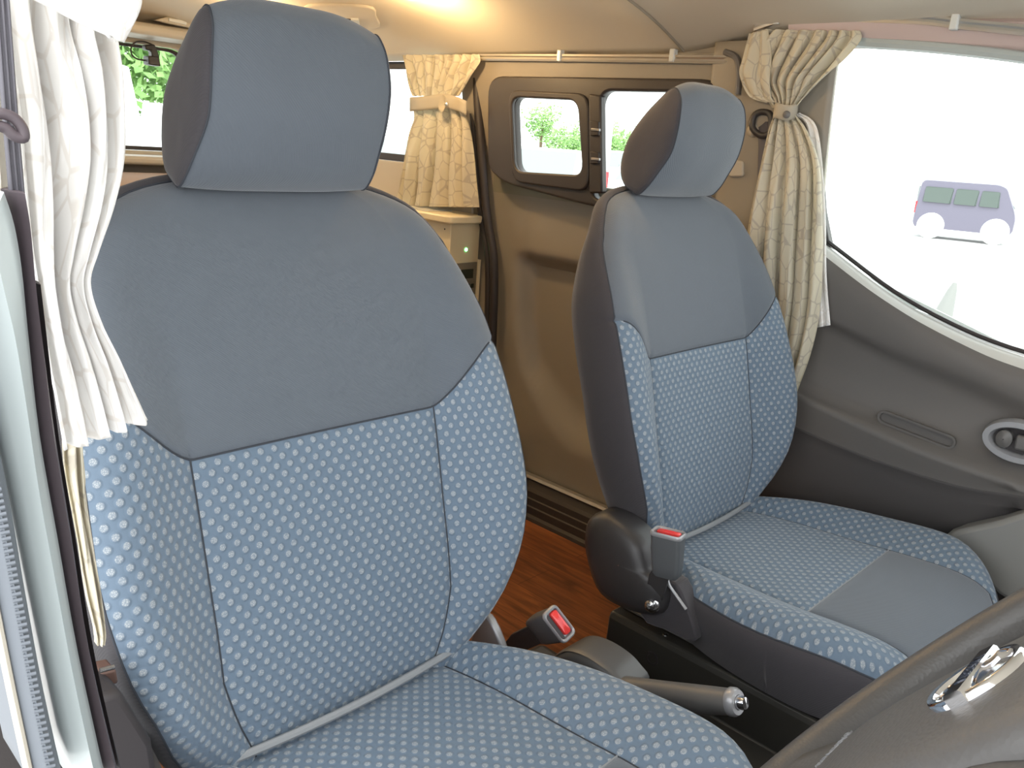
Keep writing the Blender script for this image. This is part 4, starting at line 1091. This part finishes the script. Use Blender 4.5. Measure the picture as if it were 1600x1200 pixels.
lamp(860, -120, 'added unseen ceiling lamp beyond the top edge, brightening the headliner', 2.5)  # extra out-of-view lamp, added to brighten the headliner patch
def on_ceiling(px, py, drop):
    p = at(px, py, 'z', 1.29)
    for _ in range(30): p = at(px, py, 'z', lerp(p.z, ceil_z(min(.69, p.x), p.y)-drop, .4))
    return p
hs = empty('ceiling_latch', on_ceiling(535, 28, .01), 'recessed latch in the headliner beside the top of the nearest headrest', 'latch')
prism('plate', smooth_path([on_ceiling(a_, b_, .006) for a_, b_ in ((482, 10), (574, 12), (588, 28), (586, 46), (500, 46), (480, 30))], 4, closed=True), (0, 0, .008), M['roof'], hs, bev=.003)
prism('slot', [on_ceiling(a_, b_, .009) for a_, b_ in ((519, 27), (548, 31), (549, 41), (522, 36))], (0, 0, .003), M['frame'], hs, bev=.0005)
prism('catch', [on_ceiling(a_, b_, .012) for a_, b_ in ((548, 31), (560, 32), (562, 43), (550, 42))], (0, 0, .006), M['clear'], hs, bev=.001)
hl = empty('header_lamp', at(265, 32, 'y', 2.05), 'long pale lamp set in the header above the rear window', 'lamp')
prism('housing', [at(a_, b_, 'y', 2.05) for a_, b_ in ((243, 31), (262, 26), (300, 32), (300, 44), (262, 36))], (0, .03, 0), M['pale_trim'], hl, bev=.004)
prism('lens', [at(a_, b_, 'y', 2.045) for a_, b_ in ((264, 28), (292, 32), (292, 39), (264, 33))], (0, .01, 0), M['clear'], hl, bev=.002)

dc = empty('dash_camera', at(237, 85, 'y', 2.2), 'small black dash camera with a looped cable hanging in the rear window', 'camera')
prism('mount', [at(a_, b_, 'y', 2.2) for a_, b_ in ((227, 70), (242, 69), (246, 78), (250, 90), (238, 90), (237, 79), (228, 78))], (0, .03, 0), M['blackp'], dc, bev=.004)
prism('body', [at(a_, b_, 'y', 2.18) for a_, b_ in ((232, 87), (249, 88), (252, 104), (233, 101))], (0, .045, 0), M['frame'], dc, bev=.004)
tube('cable', smooth_path([at(a_, b_, 'y', 2.21) for a_, b_ in ((238, 70), (225, 65), (212, 66), (205, 74), (206, 85), (214, 92), (224, 94), (233, 95))], 5), .0025, M['rubber'], dc, seg=8)

# ------------------------------------------------------------------ outside: vehicles and trees
def car(loc, rz, paint, label, kind='car', L=4.4, W=1.7, H=1.5, group=None, light_roof=False):
    root = empty('van' if kind == 'van' else 'car', loc, label, 'van' if kind == 'van' else 'car', group); root.rotation_euler = (0, 0, rz)
    if kind in ('van', 'plain'): top = [(-.5, .18), (-.5, .55), (-.485, .93), (-.46, .99), (.28, 1.0), (.36, .95), (.47, .58), (.5, .45), (.5, .18)]
    else: top = [(-.5, .2), (-.5, .5), (-.47, .62), (-.36, .92), (-.28, .99), (.08, 1.0), (.24, .66), (.46, .56), (.5, .42), (.5, .2)]
    top = round_poly(top, .06, 3); P = []
    for v, ins in ((-1, .06), (-.93, .0), (-.5, -.01), (.5, -.01), (.93, 0), (1, .06)):
        r = []
        for x, z in top:
            nar = .86 if z > .8 else (1 if z < .58 else lerp(1, .86, (z-.58)/.22))
            r.append(Vector((x*L*(1-ins*.3), v*W/2*nar, (.04+z*.96 if z > .2 else z)*H*(1-ins*.12))))
        P.append(r)
    grid('body', P, paint, root, closed=True, cap=True, world=False, ang=35)
    if kind == 'plain':
        for sy in (-1, 1):
            for wx_ in (-.31, .33): lathe('wheel', (wx_*L, sy*(W/2-.10), .31), (0, sy, 0), [(.0001, -.1), (.31, -.1), (.31, .10), (.20, .12), (.0001, .11)], M['tyre'], root, world=False, seg=24)
        return root
    for sy in (-1, 1):
        wins = ([(-.44, -.15), (-.13, .10), (.12, .32)] if kind == 'van' else [(-.30, -.08), (-.06, .14)])
        for a0, a1 in wins:
            q = [(a0, .62), (a1, .62), (min(a1, .30), .88), (a0+.01, .88)]
            q = round_poly(q, .02, 2)
            V2 = [Vector((x*L, sy*W/2*(1.005 if z < .63 else .885), z*H)) for x, z in q]
            prism('side_window', V2, (0, sy*.02, 0), M['vglass'] if paint is M['lilac'] else M['cglass'], root, bev=0, world=False, smooth=False)
        for wx_ in (-.31, .33):
            lathe('wheel', (wx_*L, sy*(W/2-.10), .31), (0, sy, 0), [(.0001, -.1), (.31, -.1), (.31, .10), (.29, .12), (.20, .12), (.19, .10), (.0001, .11)], M['tyre'] if paint is not M['lilac'] else M['hub'], root, world=False, seg=28)
    xs = -.5*L
    for sy in (-1, 1): box('tail_lamp', (xs-.01, sy*W/2*.9-.06, .42*H), (xs+.03, sy*W/2*.9+.06, .62*H), M['tail'], root, bev=.01, world=False)
    box('rear_window', (xs+(.02 if kind == 'van' else .25)-.03, -W*.36, .64*H), (xs+(.02 if kind == 'van' else .3)+.02, W*.36, .88*H), M['cglass'], root, bev=.02, world=False)
    q = [(.30, .93), (.455, .62)] if kind == 'van' else [(.10, .96), (.235, .68)]
    V2 = [Vector((q[0][0]*L+.03, -W*.36, q[0][1]*H)), Vector((q[1][0]*L+.03, -W*.40, q[1][1]*H)), Vector((q[1][0]*L+.03, W*.40, q[1][1]*H)), Vector((q[0][0]*L+.03, W*.36, q[0][1]*H))]
    prism('windscreen', V2, (.02, 0, .01), M['cglass'], root, bev=0, world=False, smooth=False)
    return root
def ground(px, dist):
    d = ray(px, 600); d.z = 0; d.normalize(); p = CAM+d*dist; return Vector((p.x, p.y, GZ))
def face(px, ang): 
    d = ray(px, 600); return math.atan2(d.y, d.x)+ang
car(ground(1448, 24), face(1448, -PI/2), M['lilac'], 'washed out mauve van parked outside the passenger window', 'van', 2.2, 1.3, 1.40, 'parked vehicles')
car(ground(830, 17), face(830, PI*.93), M['white'], 'white car parked outside, seen through the sliding pane', 'car', 4.3, 1.7, 1.46, 'parked vehicles')
car(ground(1000, 17), face(1000, PI*.93), M['white'], 'white car parked outside, seen beside the far headrest', 'car', 4.4, 1.7, 1.46, 'parked vehicles')
car(ground(915, 27), face(915, PI*.93), M['white'], 'white car farther off, between the two nearer parked cars', 'car', 4.4, 1.7, 1.5, 'parked vehicles')
car(ground(66, 10.2), face(66, .0), M['white'], 'white van parked behind, left in the rear window', 'plain', 4.4, 1.95, 1.93, 'parked vehicles')
car(ground(360, 12.5), face(360, .0), M['white'], 'white car parked behind, right in the rear window', 'plain', 4.4, 2.0, 1.66, 'parked vehicles')
car(ground(622, 17), face(622, PI*.95), M['white'], 'white car outside, between the nearest headrest and the tied curtain', 'car', 4.4, 1.7, 1.45, 'parked vehicles')
cn = empty('pointed_object', ground(1446, 9.2), 'pale grey pointed object of unknown kind standing outside, just above the passenger door sill', 'cone')  # plain tapered shape for an unidentified object outside
lathe('cone', cn.location+Vector((0, 0, .03)), (.12, -.1, 1), [(.001, 0), (.125, 0), (.12, .03), (.085, .20), (.045, .42), (.02, .50), (.001, .51)], M['pocket'], cn, seg=20)
box('base', (-.16, -.16, 0), (.16, .16, .03), M['pocket'], cn, world=False)
mp_ = empty('marker_post', ground(899, 9), 'white upright post with a red lower panel, at the right edge of the sliding pane', 'post')
box('post', (-.09, -.09, 0), (.09, .09, 2.05), M['white'], mp_, world=False)
box('red_panel', (-.095, -.095, 1.12), (.095, .095, 1.30), M['tail'], mp_, world=False)

def tree(p, R_, Hc, n, seed, label, cat='tree', squash=.8, group='trees beyond the car park'):
    rnd = random.Random(seed); p = Vector(p); root = empty('tree' if cat == 'tree' else 'bush', p, label, cat, group)
    V, F = [], []; blobs = [(Vector((rnd.uniform(-1, 1)*R_*.6, rnd.uniform(-1, 1)*R_*.6, Hc+rnd.uniform(-.6, .6)*R_*squash)), R_*rnd.uniform(.35, .6)) for _ in range(14)]
    for _ in range(n):
        c, br = rnd.choice(blobs); d = Vector((rnd.gauss(0, 1), rnd.gauss(0, 1), rnd.gauss(0, 1))).normalized(); q = c+d*br*rnd.uniform(.6, 1.05)
        if q.z < .02: q.z = .02+rnd.random()*.3
        a = Vector((rnd.gauss(0, 1), rnd.gauss(0, 1), rnd.gauss(0, 1))).normalized(); b = a.orthogonal().normalized(); s = R_*rnd.uniform(.04, .08)
        i = len(V); V += [q+a*s, q+b*s*.6, q-a*s, q-b*s*.6]; F.append((i, i+1, i+2, i+3))
    mesh('foliage', V, F, M['leaf'], root, smooth=False, world=False)
    tube('trunk', [(0, 0, 0), (0, .02, Hc*.6), (.05, 0, Hc)], [R_*.08, R_*.06, R_*.03], M['bark'], root, seg=8, world=False)
    return root
tree(ground(160, 20), 2.2, 2.9, 3600, 1, 'broad green tree filling the rear window beside the dash camera')
tree(ground(330, 22), 2.2, 2.8, 3000, 2, 'green tree behind the rear window, next to the near headrest')
k = 0
for px, dist, R_, Hc, lb in ((815, 60, 1.7, 3.0, 'tall bright green tree at the left of the sliding pane'), (866, 60, 1.5, 1.5, 'green bush in the middle of the sliding pane, beyond the cars'), (918, 60, 1.5, 1.8, 'green bush beyond the post between the panes'), (972, 60, 1.5, 1.5, 'low green bush just left of the far headrest'),
                            (842, 66, 1.9, 1.9, 'green bush behind and right of the tall tree'), (893, 66, 1.9, 2.3, 'green bush near the right edge of the sliding pane'), (946, 66, 1.9, 1.8, 'green bush at the left edge of the fixed pane')):
    k += 1; tree(ground(px, dist), R_, Hc, 1900, 10+k, lb, 'tree' if k == 1 else 'bush', .6)
